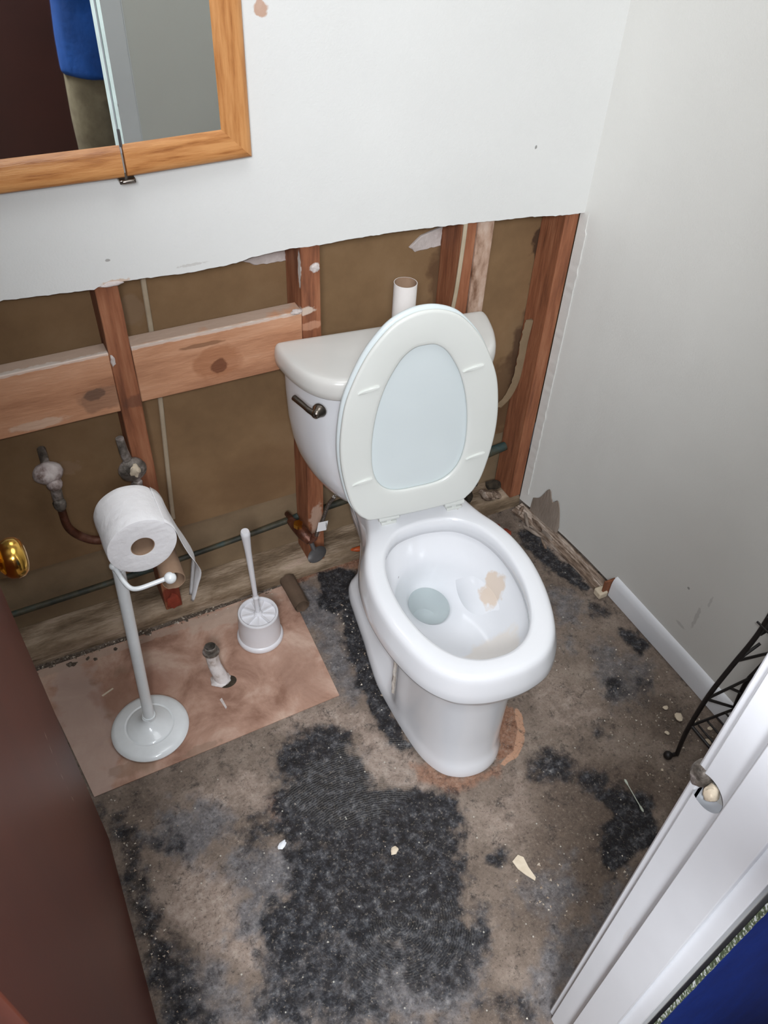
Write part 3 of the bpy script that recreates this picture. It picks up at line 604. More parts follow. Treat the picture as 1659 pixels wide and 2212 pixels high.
# strip of dirty wood where the baseboard is gone
mb = MB(); rr = []
for i in range(41):
    y = 1.39 - (1.39 - 1.006) * i / 40; x = rwx(y); w = 0.0012 * noise.noise((y * 60, 0, 0))
    rr.append([(x - 0.001, y, 0.0), (x - 0.034 + w, y, 0.0), (x - 0.033 + w, y, 0.009 + w), (x - 0.024, y, 0.010 + w), (x - 0.0225, y, 0.016), (x - 0.019, y, 0.017), (x - 0.0175, y, 0.013), (x - 0.016, y, 0.018), (x - 0.011, y, 0.019), (x - 0.0095, y, 0.016), (x - 0.008, y, 0.021), (x - 0.001, y, 0.023)])
mb.rings(rr, True, True, True)
tag(mb.build('sill_strip', M['dirtwood'], angle=40), 'dirty stepped wood strip left bare along the right wall where the baseboard is missing', 'wood strip')
mb = MB(); mb.box((rwx(1.0) - .034, 1.0055, 0.004), (rwx(1.0) - .0005, 1.012, 0.060))
tag(mb.build('baseboard_stub', M['stud'], bevel=.001), 'short red-brown broken board end where the white baseboard begins', 'board end')
mb = MB(); mb.box((rwx(1.0) - .046, 1.000, 0.0), (rwx(1.0) - .018, 1.028, 0.022))
tag(mb.build('foam_chip', M['cream'], bevel=.004), 'small pale yellow chip at the broken end of the white baseboard', 'chip')

# reddish bare particle board where a vanity stood
P = [(-0.180, 1.386), (0.10, 1.389), (0.30, 1.391), (0.474, 1.397), (0.468, 1.20), (0.461, 1.018), (0.17, 1.011), (-0.121, 1.005), (-0.15, 1.20)]
mb = MB(); n = len(P); mb.add([(x, y, 0.0) for x, y in P] + [(x, y, 0.0022) for x, y in P], [tuple(range(n))[::-1], tuple(range(n, 2 * n))] + [(i, (i + 1) % n, n + (i + 1) % n, n + i) for i in range(n)])
M['chipboard'] = noise_mat('reddish_chipboard', [(142, 106, 88), (176, 140, 121), (198, 168, 150)], 9, 8, 0.75, 0.35, 90, ramp=[.36, .5, .64], distortion=.5)
add_blots(M['chipboard'], [((146, 120, 100), (0.0, 1.17, 0), (0.05, 0.16, .1), .5, 16), ((188, 164, 152), (-0.10, 1.2, 0), (0.06, 0.25, .1), .75, 20), ((140, 112, 92), (-0.03, 1.04, 0), (0.06, 0.02, .1), .45, 30),
    ((152, 104, 86), (0.02, 1.24, 0), (0.10, 0.06, .1), .35, 20), ((192, 170, 154), (0.30, 1.36, 0), (0.14, 0.03, .1), .6, 26), ((140, 116, 98), (0.12, 1.02, 0), (0.05, 0.012, .1), .5, 60),
    ((170, 136, 118), (0.40, 1.12, 0), (0.06, 0.1, .1), .5, 20), ((178, 156, 140), (0.0, 1.375, 0), (0.5, 0.014, .1), .6, 50)])
o = mb.build('chipboard_sheet', M['chipboard'], smooth=False)
tag(o, 'reddish bare rectangle of chipboard flat on the floor under the roll stand and brush pot', 'board')

# ------------------------------------------------------------------ toilet
TY = math.radians(-6.5)
T = empty('toilet', (0.715, 1.14, 0.0), TY)
tag(T, 'white two-piece toilet with seat and lid raised, standing against the opened wall', 'toilet')

def half(pts, N_=9, cx=0.0):
    """mirror a half outline (front centre to back centre) into a full smooth ring"""
    full = [Vector((x, y, 0)) for x, y in pts] + [Vector((-x, y, 0)) for x, y in pts[-2:0:-1]]
    return [(p.x + cx, p.y) for p in catmull(full, N_, True)]
def ring(pts, z, s=1.0, cy=None, cx=0.0, grow=0.0, sx=None, sy=None):
    if cy is None: cy = -0.15
    sx = sx or s; sy = sy or s; out = []
    h = half(pts)
    for i, (x, y) in enumerate(h):
        X = x * sx; Y = cy + (y - cy) * sy
        if grow:
            a = h[i - 1]; c = h[(i + 1) % len(h)]; t = Vector((c[0] - a[0], c[1] - a[1])); 
            if t.length > 1e-9: t.normalize(); X += t.y * grow; Y += -t.x * grow
        out.append((X + cx, Y, z))
    return out
OUT = [(0, -.470), (.055, -.464), (.108, -.441), (.152, -.388), (.182, -.302), (.194, -.21), (.188, -.13), (.170, -.07), (.148, -.022), (.132, .03), (.122, .09), (.117, .16), (.105, .205), (.06, .222), (0, .224)]
INN = [(0, -.408), (.042, -.401), (.080, -.376), (.110, -.330), (.130, -.265), (.136, -.20), (.131, -.140), (.115, -.092), (.092, -.060), (.070, -.042), (.050, -.034), (.034, -.0305), (.020, -.0285), (.010, -.0275), (0, -.027)]
BAS = [(0, -.443), (.038, -.436), (.072, -.412), (.098, -.362), (.113, -.29), (.122, -.22), (.128, -.15), (.124, -.08), (.118, -.02), (.115, .03), (.112, .08), (.108, .13), (.095, .165), (.055, .18), (0, .182)]
def mixp(A, B, t): return [(a[0] * (1 - t) + b[0] * t, a[1] * (1 - t) + b[1] * t) for a, b in zip(A, B)]
def recess(P, k):  # waist the sides behind the front column
    out = []
    for x, y in P:
        f = max(0.0, min(1.0, (y + 0.235) / 0.04)); g = max(0.0, min(1.0, (0.20 - y) / 0.06))
        out.append((x - k * f * g if x > 0.05 else x, y))
    return out
COLM = [(0, -.430), (.036, -.424), (.068, -.404), (.092, -.360), (.108, -.29), (.118, -.235), (.125, -.17), (.122, -.08), (.118, -.02), (.115, .03), (.112, .08), (.108, .13), (.095, .165), (.055, .18), (0, .182)]
mb = MB(); rg = []
cyb = -.12
PXc = -.014
rg.append(ring(BAS, 0.001, cx=PXc)); rg.append(ring(BAS, 0.018, cx=PXc)); rg.append(ring(recess(mixp(BAS, COLM, .5), .008), 0.032, cx=PXc))
rg.append(ring(recess(COLM, .036), 0.055, cx=PXc)); rg.append(ring(recess(COLM, .044), 0.12, cx=PXc)); rg.append(ring(recess(COLM, .044), 0.19, cx=PXc))
rg.append(ring(recess(mixp(COLM, OUT, .03), .040), 0.24, cx=PXc)); rg.append(ring(recess(mixp(COLM, OUT, .10), .020), 0.278, cx=PXc * .8)); rg.append(ring(mixp(COLM, OUT, .30), 0.302, cx=PXc * .5))
rg.append(ring(mixp(COLM, OUT, .66), 0.316, cx=PXc * .2)); rg.append(ring(mixp(COLM, OUT, .84), 0.322)); rg.append(ring(mixp(COLM, OUT, .86), 0.331))
rg.append(ring(OUT, 0.3325, grow=-.006)); rg.append(ring(OUT, 0.335, grow=-.001)); rg.append(ring(OUT, 0.340)); rg.append(ring(OUT, 0.360, grow=-.003)); rg.append(ring(OUT, 0.384, grow=-.010)); rg.append(ring(OUT, 0.3915, grow=-.0125)); rg.append(ring(OUT, 0.3965, grow=-.0160)); rg.append(ring(OUT, 0.3998, grow=-.021))
rg.append(ring(OUT, 0.4010, grow=-.028)); 
rg.append(ring(INN, 0.4010, grow=.010)); rg.append(ring(INN, 0.3995, grow=.0045)); rg.append(ring(INN, 0.395, grow=.001)); rg.append(ring(INN, 0.378, grow=.002)); rg.append(ring(INN, 0.358, grow=.004)); rg.append(ring(INN, 0.353, grow=.012)); rg.append(ring(INN, 0.346, grow=.012))
B1 = mixp(INN, [(x * .36, -.105 + .055 * (1 if i > 7 else 1) * math.cos(math.pi * (14 - i) / 14)) for i, (x, y) in enumerate(INN)], 0)
circ = lambda w, yf, yb: [(w * math.sin(math.pi * i / 14), (yf + yb) / 2 - (yb - yf) / 2 * math.cos(math.pi * i / 14)) for i in range(15)]
rg.append(ring(mixp(INN, circ(.128, -.385, -.035), .5), 0.315)); rg.append(ring(circ(.112, -.345, -.038), 0.272)); rg.append(ring(circ(.088, -.285, -.036), 0.236)); rg.append(ring(circ(.064, -.215, -.036), 0.212)); rg.append(ring(circ(.052, -.165, -.037), 0.198))
rg.append(ring(circ(.047, -.150, -.040), 0.185)); rg.append(ring(circ(.045, -.145, -.042), 0.15)); rg.append(ring(circ(.03, -.12, -.05), 0.12)); rg.append(ring(circ(.006, -.09, -.08), 0.115))
mb.rings(rg, True, True, True)
mb.build('bowl', M['bowl'], T, angle=55)
mb = MB(); w_ = ring(circ(.0487, -.154, -.0385), 0.188); mb.rings([w_, ring(circ(.0484, -.153, -.039), 0.1865)], True, True, True)
tag(mb.build('bowl_water', M['water'], T), 'clear water standing in the bowl')
# tank
TX = -0.024
LID = [(0, .043), (.07, .043), (.125, .046), (.158, .053), (.186, .071), (.209, .100), (.226, .140), (.236, .180), (.2405, .212), (.236, .229), (.215, .2335), (.15, .2335), (.10, .2335), (.05, .2335), (0, .2335)]
BOD = [(0, .060), (.065, .060), (.118, .063), (.148, .070), (.174, .087), (.194, .113), (.210, .148), (.219, .182), (.222, .210), (.218, .224), (.20, .2275), (.14, .2275), (.10, .2275), (.05, .2275), (0, .2275)]
mb = MB(); tk = []
for z, sx, sy in ((.366, .40, .62), (.367, .52, .74), (.374, .62, .82), (.39, .70, .88), (.41, .765, .92), (.44, .84, .952), (.475, .90, .975), (.52, .95, .99), (.58, .985, .998), (.65, 1.0, 1.0), (.716, 1.005, 1.0), (.7165, .96, .96), (.70, .95, .95)):
    tk.append(ring(BOD, z, cx=TX, cy=.2275, sx=sx, sy=sy))
mb.rings(tk, True, True, False)
mb.build('tank', M['porc'], T, angle=60)
mb = MB(); ld = []
for z, g in ((.7155, -.012), (.7155, -.003), (.719, 0), (.732, .001), (.745, 0), (.752, -.002), (.757, -.005), (.7597, -.009)):
    ld.append(ring(LID, z, cx=TX, grow=g))
LT = list(ld[-1])
for s_, z_ in ((.97, .7608), (.90, .7614), (.5, .7616), (.1, .7616)): ld.append([(TX + (x - TX) * s_, .138 + (y - .138) * s_, z_) for x, y, z in LT])
mb.rings(ld, True, True, True)
mb.build('tank_lid', M['lid'], T, angle=60)
# pedestal under the tank: shelf joining bowl and tank
mb = MB(); mb.rings([ring([(0, .06), (.04, .06), (.07, .065), (.085, .08), (.09, .1), (.092, .12), (.092, .14), (.09, .16), (.085, .18), (.075, .195), (.06, .205), (.04, .21), (.03, .21), (.02, .21), (0, .21)], z, cx=TX * .6) for z in (.399, .4015)], True, True, True)
mb.build('tank_gasket', M['grey'], T)
# flush lever
H = empty('flush_lever_dummy')
bpy.data.objects.remove(H)
hx, hy, hz = -0.212, 0.066, 0.690
nrm = Vector((-0.72, -0.69, 0)).normalized()
mb = MB(); q = nrm.to_track_quat('Z', 'Y').to_matrix().to_4x4(); Mx = Matrix.Translation((hx, hy + .004, hz)) @ q
mb.lathe([(0.0, 0.000), (0.0150, 0.000), (0.0155, .004), (0.0125, .010), (0.010, .016), (0.0085, .021), (0.004, .024), (0.0, .0245)], 24, Mx)
tang = Vector((-0.50, 0.86, 0.0)).normalized()
p0 = Vector((hx, hy + .004, hz)) + nrm * .016
pts = [p0, p0 + tang * .018 + Vector((0, 0, .002)) + nrm * .002, p0 + tang * .040 + Vector((0, 0, .004)) - nrm * .001, p0 + tang * .064 + Vector((0, 0, .006)) - nrm * .004]
mb.tube(pts, [.0085, .0065, .0058, .0062, .0064], 14, smoothen=5)
tag(mb.build('flush_lever', M['nickel'], T), 'brushed metal flush lever')
# hinges
for sx in (-.079, .079):
    mb = MB(); mb.box((sx - .018, -.010, .400), (sx + .018, .016, .408)); mb.tube([(sx - .024, -.004, .418), (sx + .024, -.004, .418)], .007, 12); mb.box((sx - .006, -.008, .404), (sx + .006, .006, .424)); mb.tube([(sx - .014, .006, .405), (sx - .014, .006, .415)], .005, 8)
    mb.build('hinge', M['seat'], T, bevel=.0015)
# seat and lid, both raised; local frame of the raised plane: u sideways, v up, n to the front
tilt = math.radians(4); C0 = Vector((-0.027, -.028, .430))
def sp(u, v, n): return C0 + Vector((u, v * math.sin(tilt) - n * math.cos(tilt), v * math.cos(tilt) + n * math.sin(tilt)))
SO = [(0, .497), (.030, .493), (.064, .478), (.094, .450), (.120, .415), (.145, .365), (.161, .318), (.170, .255), (.171, .200), (.165, .145), (.152, .085), (.138, .052), (.122, .033), (.098, .022), (0, .018)]
SI = [(0, .425), (.022, .422), (.044, .406), (.062, .380), (.078, .348), (.091, .308), (.100, .262), (.104, .215), (.103, .170), (.096, .135), (.083, .111), (.064, .095), (.043, .088), (.020, .086), (0, .086)]
def gring(P, n, grow=0.0):
    return [tuple(sp(x, y, n)) for x, y, _ in ring(P, 0, grow=grow)]
def cl(P, grow, n):
    # grow is applied outward for a ring that runs clockwise here
    return gring(P, n, -grow)
mb = MB()
mb.rings([cl(SO, -.008, -.001), cl(SO, -.002, .001), cl(SO, 0, .005), cl(SO, -.0005, .0085), cl(SO, -.0025, .0105), cl(SO, -.006, .0112), cl(SI, .010, .0098), cl(SI, .004, .0090), cl(SI, .001, .0075), cl(SI, 0, .005), cl(SI, .002, .000), cl(SI, .006, -.001), cl(SO, -.008, -.001)], True)
seat = mb.build('seat', M['seat'], T, angle=60)
for u, v, r in ((-.113, .352, 6), (.103, .360, 6), (-.126, .135, 6), (.128, .142, 6)):
    mb = MB(); c_ = [(u + .022 * math.cos(a), v + .0038 * math.sin(a) + .0008 * math.cos(a) * r) for a in [2 * math.pi * k / 20 for k in range(20)]]
    mb.rings([[tuple(sp(x, y, .0090)) for x, y in c_], [tuple(sp(x, y, .0132)) for x, y in c_], [tuple(sp(u + (x - u) * .9, v + (y - v) * .7, .0146)) for x, y in c_]], True, True, True)
    mb.build('bumper', M['seat'], seat)
mb = MB()
mb.rings([cl(SO, -.010, -.0155), cl(SO, .001, -.0145), cl(SO, .003, -.010), cl(SO, .003, -.006), cl(SO, .001, -.003), cl(SO, -.006, -.002), cl(SO, -.03, -.0015)], True, True, True)
mb.build('lid', M['seatlid'], T, angle=60)
# bolt cap gap under the rim
mb = MB(); mb.lathe([(0, 0), (.008, 0), (.008, .010), (0, .012)], 12, Matrix.Translation((-.172, -.215, .322)) @ Matrix.Rotation(-1.2, 4, 'Y'))
tag(mb.build('rubber_plug', M['grey'], T), 'small dark plug under the rim')
# caulk crust on the flank
mb = MB(); rr = []
for i in range(30):
    z = .05 + .24 * i / 29; w = noise.noise((z * 40, 0, 0)) * .004
    rr.append([(-.124 - .002, -.218 + w, z), (-.130 - w * .5, -.212 + w, z), (-.124, -.198 - w, z), (-.110, -.200, z)])
mb.rings(rr, True, True, True)
tag(mb.build('caulk_crust', M['caulk'], T), 'rough pale caulk crust down the side of the pedestal')

# ------------------------------------------------------------------ water supply to the toilet
o = MB().tube([(0.5805, 1.319, 0.352), (0.580, 1.322, 0.345), (0.570, 1.330, 0.32), (0.557, 1.335, 0.27), (0.545, 1.338, 0.235), (0.538, 1.340, 0.205)], .0048, 14, smoothen=6).build('supply_hose', M['steel'])
tag(o, 'thin braided metal water hose hanging from the left end of the toilet tank', 'hose')
mb = MB(); a = [(0.5440, 1.331, 0.268), (0.5385, 1.331, 0.238), (0.562, 1.326, 0.240), (0.5675, 1.326, 0.270)]
mb.rings([[(x, y + d, z) for x, y, z in a] for d in (0, .0008)], True, True, True)
M['tagm'] = noise_mat('printed_tag', [(222, 222, 222), (228, 228, 228)], 10, 3, .5); add_blots(M['tagm'], [((120, 116, 112), (0.563, 1.326, 0.255), (.002, .01, .012), .8, 200)])
tag(mb.build('hose_tag', M['tagm'], smooth=False), 'small white paper tag wrapped round the braided toilet water hose', 'tag')
V_ = empty('shutoff_valve', (0.528, 1.375, 0.19)); tag(V_, 'corroded brass shut-off valve with an oval grey handle, left of the toilet base', 'valve')
def loc_(p): return (p[0] - .528, p[1] - 1.375, p[2] - .19)
mb = MB(); mb.tube([loc_(p) for p in ((.508, 1.43, .20), (.512, 1.40, .203), (.520, 1.375, .20), (.530, 1.352, .19))], [.011, .014, .017, .013], 18, smoothen=4); mb.tube([loc_(p) for p in ((.530, 1.352, .19), (.536, 1.342, .208), (.538, 1.340, .218))], .008, 14)
mb.build('valve_body', M['copper'], V_)
mb = MB(); mb.lathe([(0, 0), (.012, 0), (.012, .012), (0, .012)], 6, Matrix.Translation(loc_((.512, 1.388, .216)))); mb.build('brass_nut', M['brass'], V_)
mb = MB(); mb.tube([loc_(p) for p in ((.530, 1.352, .19), (.534, 1.338, .168))], .006, 12)
cc = Vector(loc_((.538, 1.330, .158))); mb.lathe([(0, -.004), (.020, -.004), (.024, 0), (.020, .004), (.008, .006), (0, .006)], 28, Matrix.Translation(cc) @ Matrix.Rotation(.35, 4, 'Z') @ Matrix.Rotation(.9, 4, 'X') @ Matrix.Diagonal((1.25, .75, 1, 1)))
mb.build('handle', M['grey'], V_)
tag(MB().tube([(0.512, 1.468, 0.19), (0.512, 1.43, 0.20), (0.510, 1.415, 0.202)], .007, 12, smoothen=3).build('pipe_stub', M['copper']), 'short tarnished pipe feeding the shut-off valve beside the toilet', 'pipe')

# ------------------------------------------------------------------ pipes and cables in the wall
YP = 1.478
o = MB().tube([(-0.3, YP, .118), (0.0, YP, .125), (0.152, YP, .130)], .008, 12).build('water_pipe', M['verdi']); tag(o, 'dark horizontal pipe low in the wall, left of the first stud', 'pipe')
o = MB().tube([(0.198, YP, .132), (0.36, YP, .142), (0.46, YP, .150), (0.545, YP, .158)], [.007, .007, .008, .009], 12, smoothen=3).build('water_pipe', M['verdi']); tag(o, 'dark greenish horizontal pipe low in the wall between the two studs left of the toilet', 'pipe')
o = MB().tube([(0.591, YP, .158), (0.70, YP, .163), (0.91, YP, .170)], .009, 12).build('water_pipe', M['verdi']); tag(o, 'dark pipe in the wall seen below the tank, behind the braided hose', 'pipe')
o = MB().tube([(0.996, YP - .01, .17), (1.10, YP - .012, .19), (1.182, YP - .012, .20)], [.012, .015, .013], 12, smoothen=4).build('water_pipe', M['verdi']); tag(o, 'thick dark greenish pipe low in the corner bay right of the toilet', 'pipe')
def ribbon(name, pts, w, t, mat, label, cat):
    mb = MB(); P = catmull(pts, 8); rr = []
    for i, p in enumerate(P):
        rr.append([p + Vector((-w, -t, 0)), p + Vector((w, -t, 0)), p + Vector((w, t, 0)), p + Vector((-w, t, 0))])
    mb.rings(rr, True, True, True); return tag(mb.build(name, mat, bevel=t * .8, angle=50), label, cat)
ribbon('electric_cable', [(.258, 1.484, .97), (.255, 1.484, .904), (.253, 1.483, .787), (.250, 1.484, .70), (.246, 1.483, .616), (.239, 1.484, .496), (.233, 1.484, .40), (.228, 1.484, .313), (.226, 1.484, .27)], .0052, .003, M['cable'], 'flat pale cable running down the wall beside the left stud, behind the blocking', 'cable')
ribbon('electric_cable', [(.914, 1.396, .99), (.916, 1.397, .93), (.915, 1.398, .86), (.912, 1.399, .78), (.905, 1.40, .70), (.900, 1.40, .60)], .0048, .003, M['cable'], 'pale cable running down beside the doubled studs above the toilet tank', 'cable')

# left water valve stub with its bell shaped crust, and the curved copper pipe
VL = empty('capped_pipe_stub', (-0.014, 1.47, 0.55)); tag(VL, 'plaster-crusted round wall flange on a pipe stub, left of the toilet roll', 'pipe fitting')
def rel(c): return lambda p: tuple(a - b for a, b in zip(p, c))
r_ = rel((-0.014, 1.47, 0.55))
def lump(mb, c, rad, seed=0, amp=.12, M3=None, lv=3):
    bm = bmesh.new(); bmesh.ops.create_icosphere(bm, subdivisions=lv, radius=1)
    for v in bm.verts:
        k = 1 + amp * noise.fractal((v.co * 1.6 + Vector((seed, seed * 2.1, 0))), .8, 2, 3)
        v.co = Vector((v.co.x * rad[0], v.co.y * rad[1], v.co.z * rad[2])) * k
        if M3 is not None: v.co = M3 @ v.co
    vs = [tuple(v.co + Vector(c)) for v in bm.verts]; fs = [tuple(v.index for v in f.verts) for f in bm.faces]; bm.free()
    mb.add(vs, fs); return mb
mb = MB(); lump(mb, r_((-.013, 1.425, .552)), (.0305, .024, .0235), 1, .06); lump(mb, r_((-.008, 1.410, .532)), (.016, .014, .016), 2, .12)
mb.build('flange', M['plaster'], VL)
MB().tube([r_((-.012, 1.485, .57)), r_((-.013, 1.43, .560))], .009, 12).build('rear_stub', M['corrmetal'], VL)
mb = MB(); mb.tube([r_((-.008, 1.414, .520)), r_((-.010, 1.418, .485))], .0115, 12); lump(mb, r_((-.010, 1.414, .472)), (.0135, .013, .019), 5, .14)
mb.build('stub', M['corrmetal'], VL)
o = MB().tube([(-.008, 1.42, .478), (-.010, 1.428, .43), (-.008, 1.434, .385), (.006, 1.437, .352), (.030, 1.438, .325), (.060, 1.438, .312), (.105, 1.44, .308), (.13, 1.45, .31)], [.0085, .009, .0095, .010, .010, .010], 14, smoothen=6).build('copper_pipe', M['copper'])
tag(o, 'tarnished copper pipe curving down from the crusted flange to behind the toilet roll', 'pipe')
VR = empty('capped_pipe_stub', (0.150, 1.40, 0.50)); tag(VR, 'corroded round pipe flange on the left stud just above the toilet roll', 'pipe fitting')
r_ = rel((0.150, 1.40, 0.50))
mb = MB(); lump(mb, r_((.148, 1.388, .535)), (.0295, .016, .030), 7, .06); mb.build('flange', M['corrmetal'], VR)
mb = MB(); lump(mb, r_((.151, 1.371, .545)), (.010, .006, .015), 9, .35); mb.build('plaster_splash', M['cream'], VR)
MB().tube([r_((.137, 1.392, .62)), r_((.139, 1.391, .585)), r_((.142, 1.390, .565))], [.0085, .0095, .010], 12).build('upper_stub', M['corrmetal'], VR)
mb = MB(); mb.tube([r_((.150, 1.386, .515)), r_((.152, 1.386, .48)), r_((.153, 1.388, .45))], .0105, 12); lump(mb, r_((.150, 1.382, .500)), (.012, .010, .012), 4, .2)
mb.build('lower_stub', M['corrmetal'], VR)

# torn bits of drywall still stuck in the bays
def shard(name, P, y, t, mat, label, cat, seed=0):
    mb = MB(); pts = []
    n = len(P)
    for i in range(n):
        a, b = P[i], P[(i + 1) % n]; L = math.hypot(a[0] - b[0], a[1] - b[1]); k = max(1, int(L / .004))
        for j in range(k):
            q = j / k; w = noise.noise(((a[0] + (b[0] - a[0]) * q) * 90, (a[1] + (b[1] - a[1]) * q) * 90, seed)) * .0022
            pts.append((a[0] + (b[0] - a[0]) * q + w, a[1] + (b[1] - a[1]) * q + w))
    m_ = len(pts); cx = sum(p[0] for p in pts) / m_; cz = sum(p[1] for p in pts) / m_
    mb.rings([[(x, y + t, z) for x, z in pts], [(x, y + t * .3, z) for x, z in pts], [(cx + (x - cx) * .93, y, cz + (z - cz) * .9) for x, z in pts]], True, True, True)
    return tag(mb.build(name, mat), label, cat)
shard('torn_drywall', [(.452, .903), (.50, .912), (.546, .925), (.546, .886), (.51, .886), (.475, .890)], YB - .007, .0065, M['scrap'], 'white torn drywall scrap under the cut edge, left of the stud beside the tank', 'drywall scrap', 1)
shard('torn_drywall', [(.835, .862), (.862, .884), (.914, .896), (.914, .852), (.87, .850), (.85, .850)], YB - .007, .0065, M['scrap'], 'pale torn drywall scrap under the cut edge, above the tube on the tank', 'drywall scrap', 4)
# creased paper in the corner bay
mb = MB(); L = catmull([(1.150, 1.478, .34), (1.172, 1.470, .375), (1.183, 1.462, .43), (1.184, 1.458, .50), (1.183, 1.456, .56), (1.184, 1.452, .62)], 8); rr = []
for i, p in enumerate(L):
    w = .016 + .006 * noise.noise((i * .7, 0, 0)); rr.append([p + Vector((-w, .006, 0)), p + Vector((-w * .3, -.003, .002)), p + Vector((0, -.004, 0)), p + Vector((0.001, .006, 0))])
mb.rings(rr, True, True, True); tag(mb.build('curled_paper', M['kraft2']), 'curled strip of brown paper peeling in the corner bay right of the tank', 'torn paper')

for i, (x, y, z, r, lab) in enumerate(((.533, 1.398, .818, (.012, .006, .005), 'white plaster blob on the right end of the blocking board, by the second stud'), (.577, 1.4015, .905, (.009, .003, .009), 'round white plaster dab high on the face of the stud beside the tank'), (.185, 1.392, .955, (.020, .004, .005), 'cream torn tape lump at the cut edge, over the top of the left stud'), (.158, 1.401, .795, (.004, .003, .012), 'thin white plaster crumb where the left blocking board meets the stud'))):
    mb = MB(); lump(mb, (x, y, z), r, 70 + i, .35); tag(mb.build('plaster_blob', M['scrap']), lab, 'plaster')

# ------------------------------------------------------------------ medicine cabinet with two framed mirror doors
MC = empty('medicine_cabinet', (0.0, YW, 1.15)); tag(MC, 'oak-framed medicine cabinet with two mirror doors, high on the wall at upper left', 'cabinet')
mc = lambda x, y, z: (x, y - YW, z - 1.15)
XR_, XL_, ZB, ZT = 0.4515, -0.42, 1.149, 1.83
mb = MB(); mb.box(mc(XL_ + .03, YW - .003, ZB + .03), mc(XR_ - .03, YW - .012, ZT - .03)); mb.build('cabinet_box', M['trim'], MC)
def door(hx, ex, ang, sgn, name):
    """framed mirror door hinged at hx, free edge ex; opened by ang; frame on three sides"""
    w = abs(ex - hx); R = Matrix.Translation(mc(hx, YW - .012, 0)) @ Matrix.Rotation(ang, 4, 'Z')
    def P(u, n, z): return R @ Vector((u * sgn, -n, z)) - Vector((0, 0, 0))
    z0, z1, fw = ZB, ZT, .050
    prof = [(0, 0), (0, .008), (.003, .011), (.012, .012), (.020, .0115), (.038, .010), (.044, .0085), (.050, .005), (.050, 0)]
    root = None
    def rail(u0, u1, za, zb, horizontal, mit0, mit1, up, mat):
        mb = MB(); A = []; B = []
        for d, h in prof:
            if horizontal:
                z = (za + d) if up else (za - d)
                A.append(P(u0 + (d if mit0 else 0), h, z)); B.append(P(u1 - (d if mit1 else 0), h, z))
            else:
                A.append(P(u0 + d, h, za + d)); B.append(P(u0 + d, h, zb - d))
        mb.rings([[tuple(v) for v in A], [tuple(v) for v in B]], True, True, True); return mb
    g = MB(); g.rings([[tuple(P(u, h, z)) for u, z in ((.046, z0 + .046), (w, z0 + .046), (w, z1 - .046), (.046, z1 - .046))] for h in (.002, .0052)], True, True, True)
    mir = g.build('mirror_door', M['mirror'], MC, smooth=False)
    rail(0, w, z0, 0, True, True, False, True, None).build('frame_rail', M['oak'], mir, angle=50)
    rail(0, w, z1, 0, True, True, False, False, None).build('frame_rail', M['oak'], mir, angle=50)
    rail(0, 0, z0, z1, False, 0, 0, True, None).build('frame_stile', M['oakv'], mir, angle=50)
    e = MB(); e.rings([[tuple(P(u, h, z)) for u, h in ((w - .0045, .0054), (w + .0006, .0054), (w + .0010, .0012), (w - .004, .0012))] for z in (z0 + .0475, z1 - .0475)], True, True, True)
    tag(e.build('glass_edge', M['gedge'], mir, smooth=False), 'pale green bevelled edge of the mirror')
    return mir
door(XR_, 0.2375, math.radians(2.6), -1, 'r')
door(XL_, 0.2335, math.radians(-1.0), 1, 'l')
mb = MB(); mb.box(mc(.224, YW - .034, 1.139), mc(.250, YW - .004, 1.1455)); mb.tube([mc(.228, YW - .034, 1.1425), mc(.247, YW - .034, 1.1425)], .0035, 10)
tag(mb.build('catch', M['nickel'], MC, bevel=.002), 'small metal catch under the frame')
mb = MB(); mb.box(mc(.2345, YW - .031, 1.196), mc(.2385, YW - .028, 1.222)); tag(mb.build('latch_strip', M['grey'], MC, bevel=.0006), 'tiny dark latch strip at the seam of the mirrors')

# ------------------------------------------------------------------ door, opened into the room
DX = -0.113; D = empty('door_1', (DX, FY1 - .005, 0.0)); D['kind'] = 'structure'
DL = 0.896 - FY1 + .005
mb = MB(); mb.box((-.035, 0, .012), (0, DL, 2.03)); mb.build('door_slab', M['door'], D, bevel=.0015, smooth=True)
add_blots(M['door'], [((196, 186, 176), (0.0, DL - .205, 0.652), (.03, .003, .05), .0, 200)])
def knob(side):
    mb = MB(); Mx = Matrix.Translation((0 if side > 0 else -.035, DL - .058, .905)) @ Matrix.Rotation(side * math.pi / 2, 4, 'Y')
    mb.lathe([(0, 0), (.031, 0), (.032, .003), (.028, .007), (.014, .008), (.012, .012), (.013, .016), (.020, .020), (.0255, .026), (.0275, .034), (.0262, .042), (.021, .048), (.012, .051), (0, .052)], 40, Mx)
    k = mb.build('door_knob', M['brass'], D); tag(k, 'brass door knob')
knob(1); knob(-1)
# pale scratches on the door face
mb = MB()
for i, (ya, za, yb, zb, w) in enumerate(((.722, .690, .716, .672, .0016), (.714, .668, .706, .650, .0013), (.7045, .640, .700, .628, .0006), (.699, .612, .700, .590, .0009), (.7005, .575, .699, .560, .0005), (.700, .545, .703, .520, .001))):
    a = Vector((.0006, ya - FY1 + .005, za)); c = Vector((.0006, yb - FY1 + .005, zb)); d = (c - a).normalized(); n = Vector((0, -d.z, d.y)) * w
    mb.add([a, (a + c) / 2 + n, c, (a + c) / 2 - n, a + Vector((.0002, 0, 0))], [(0, 1, 2, 3)])
tag(mb.build('scratch', M['cream'], D, smooth=False), 'pale scratch down the brown door face')

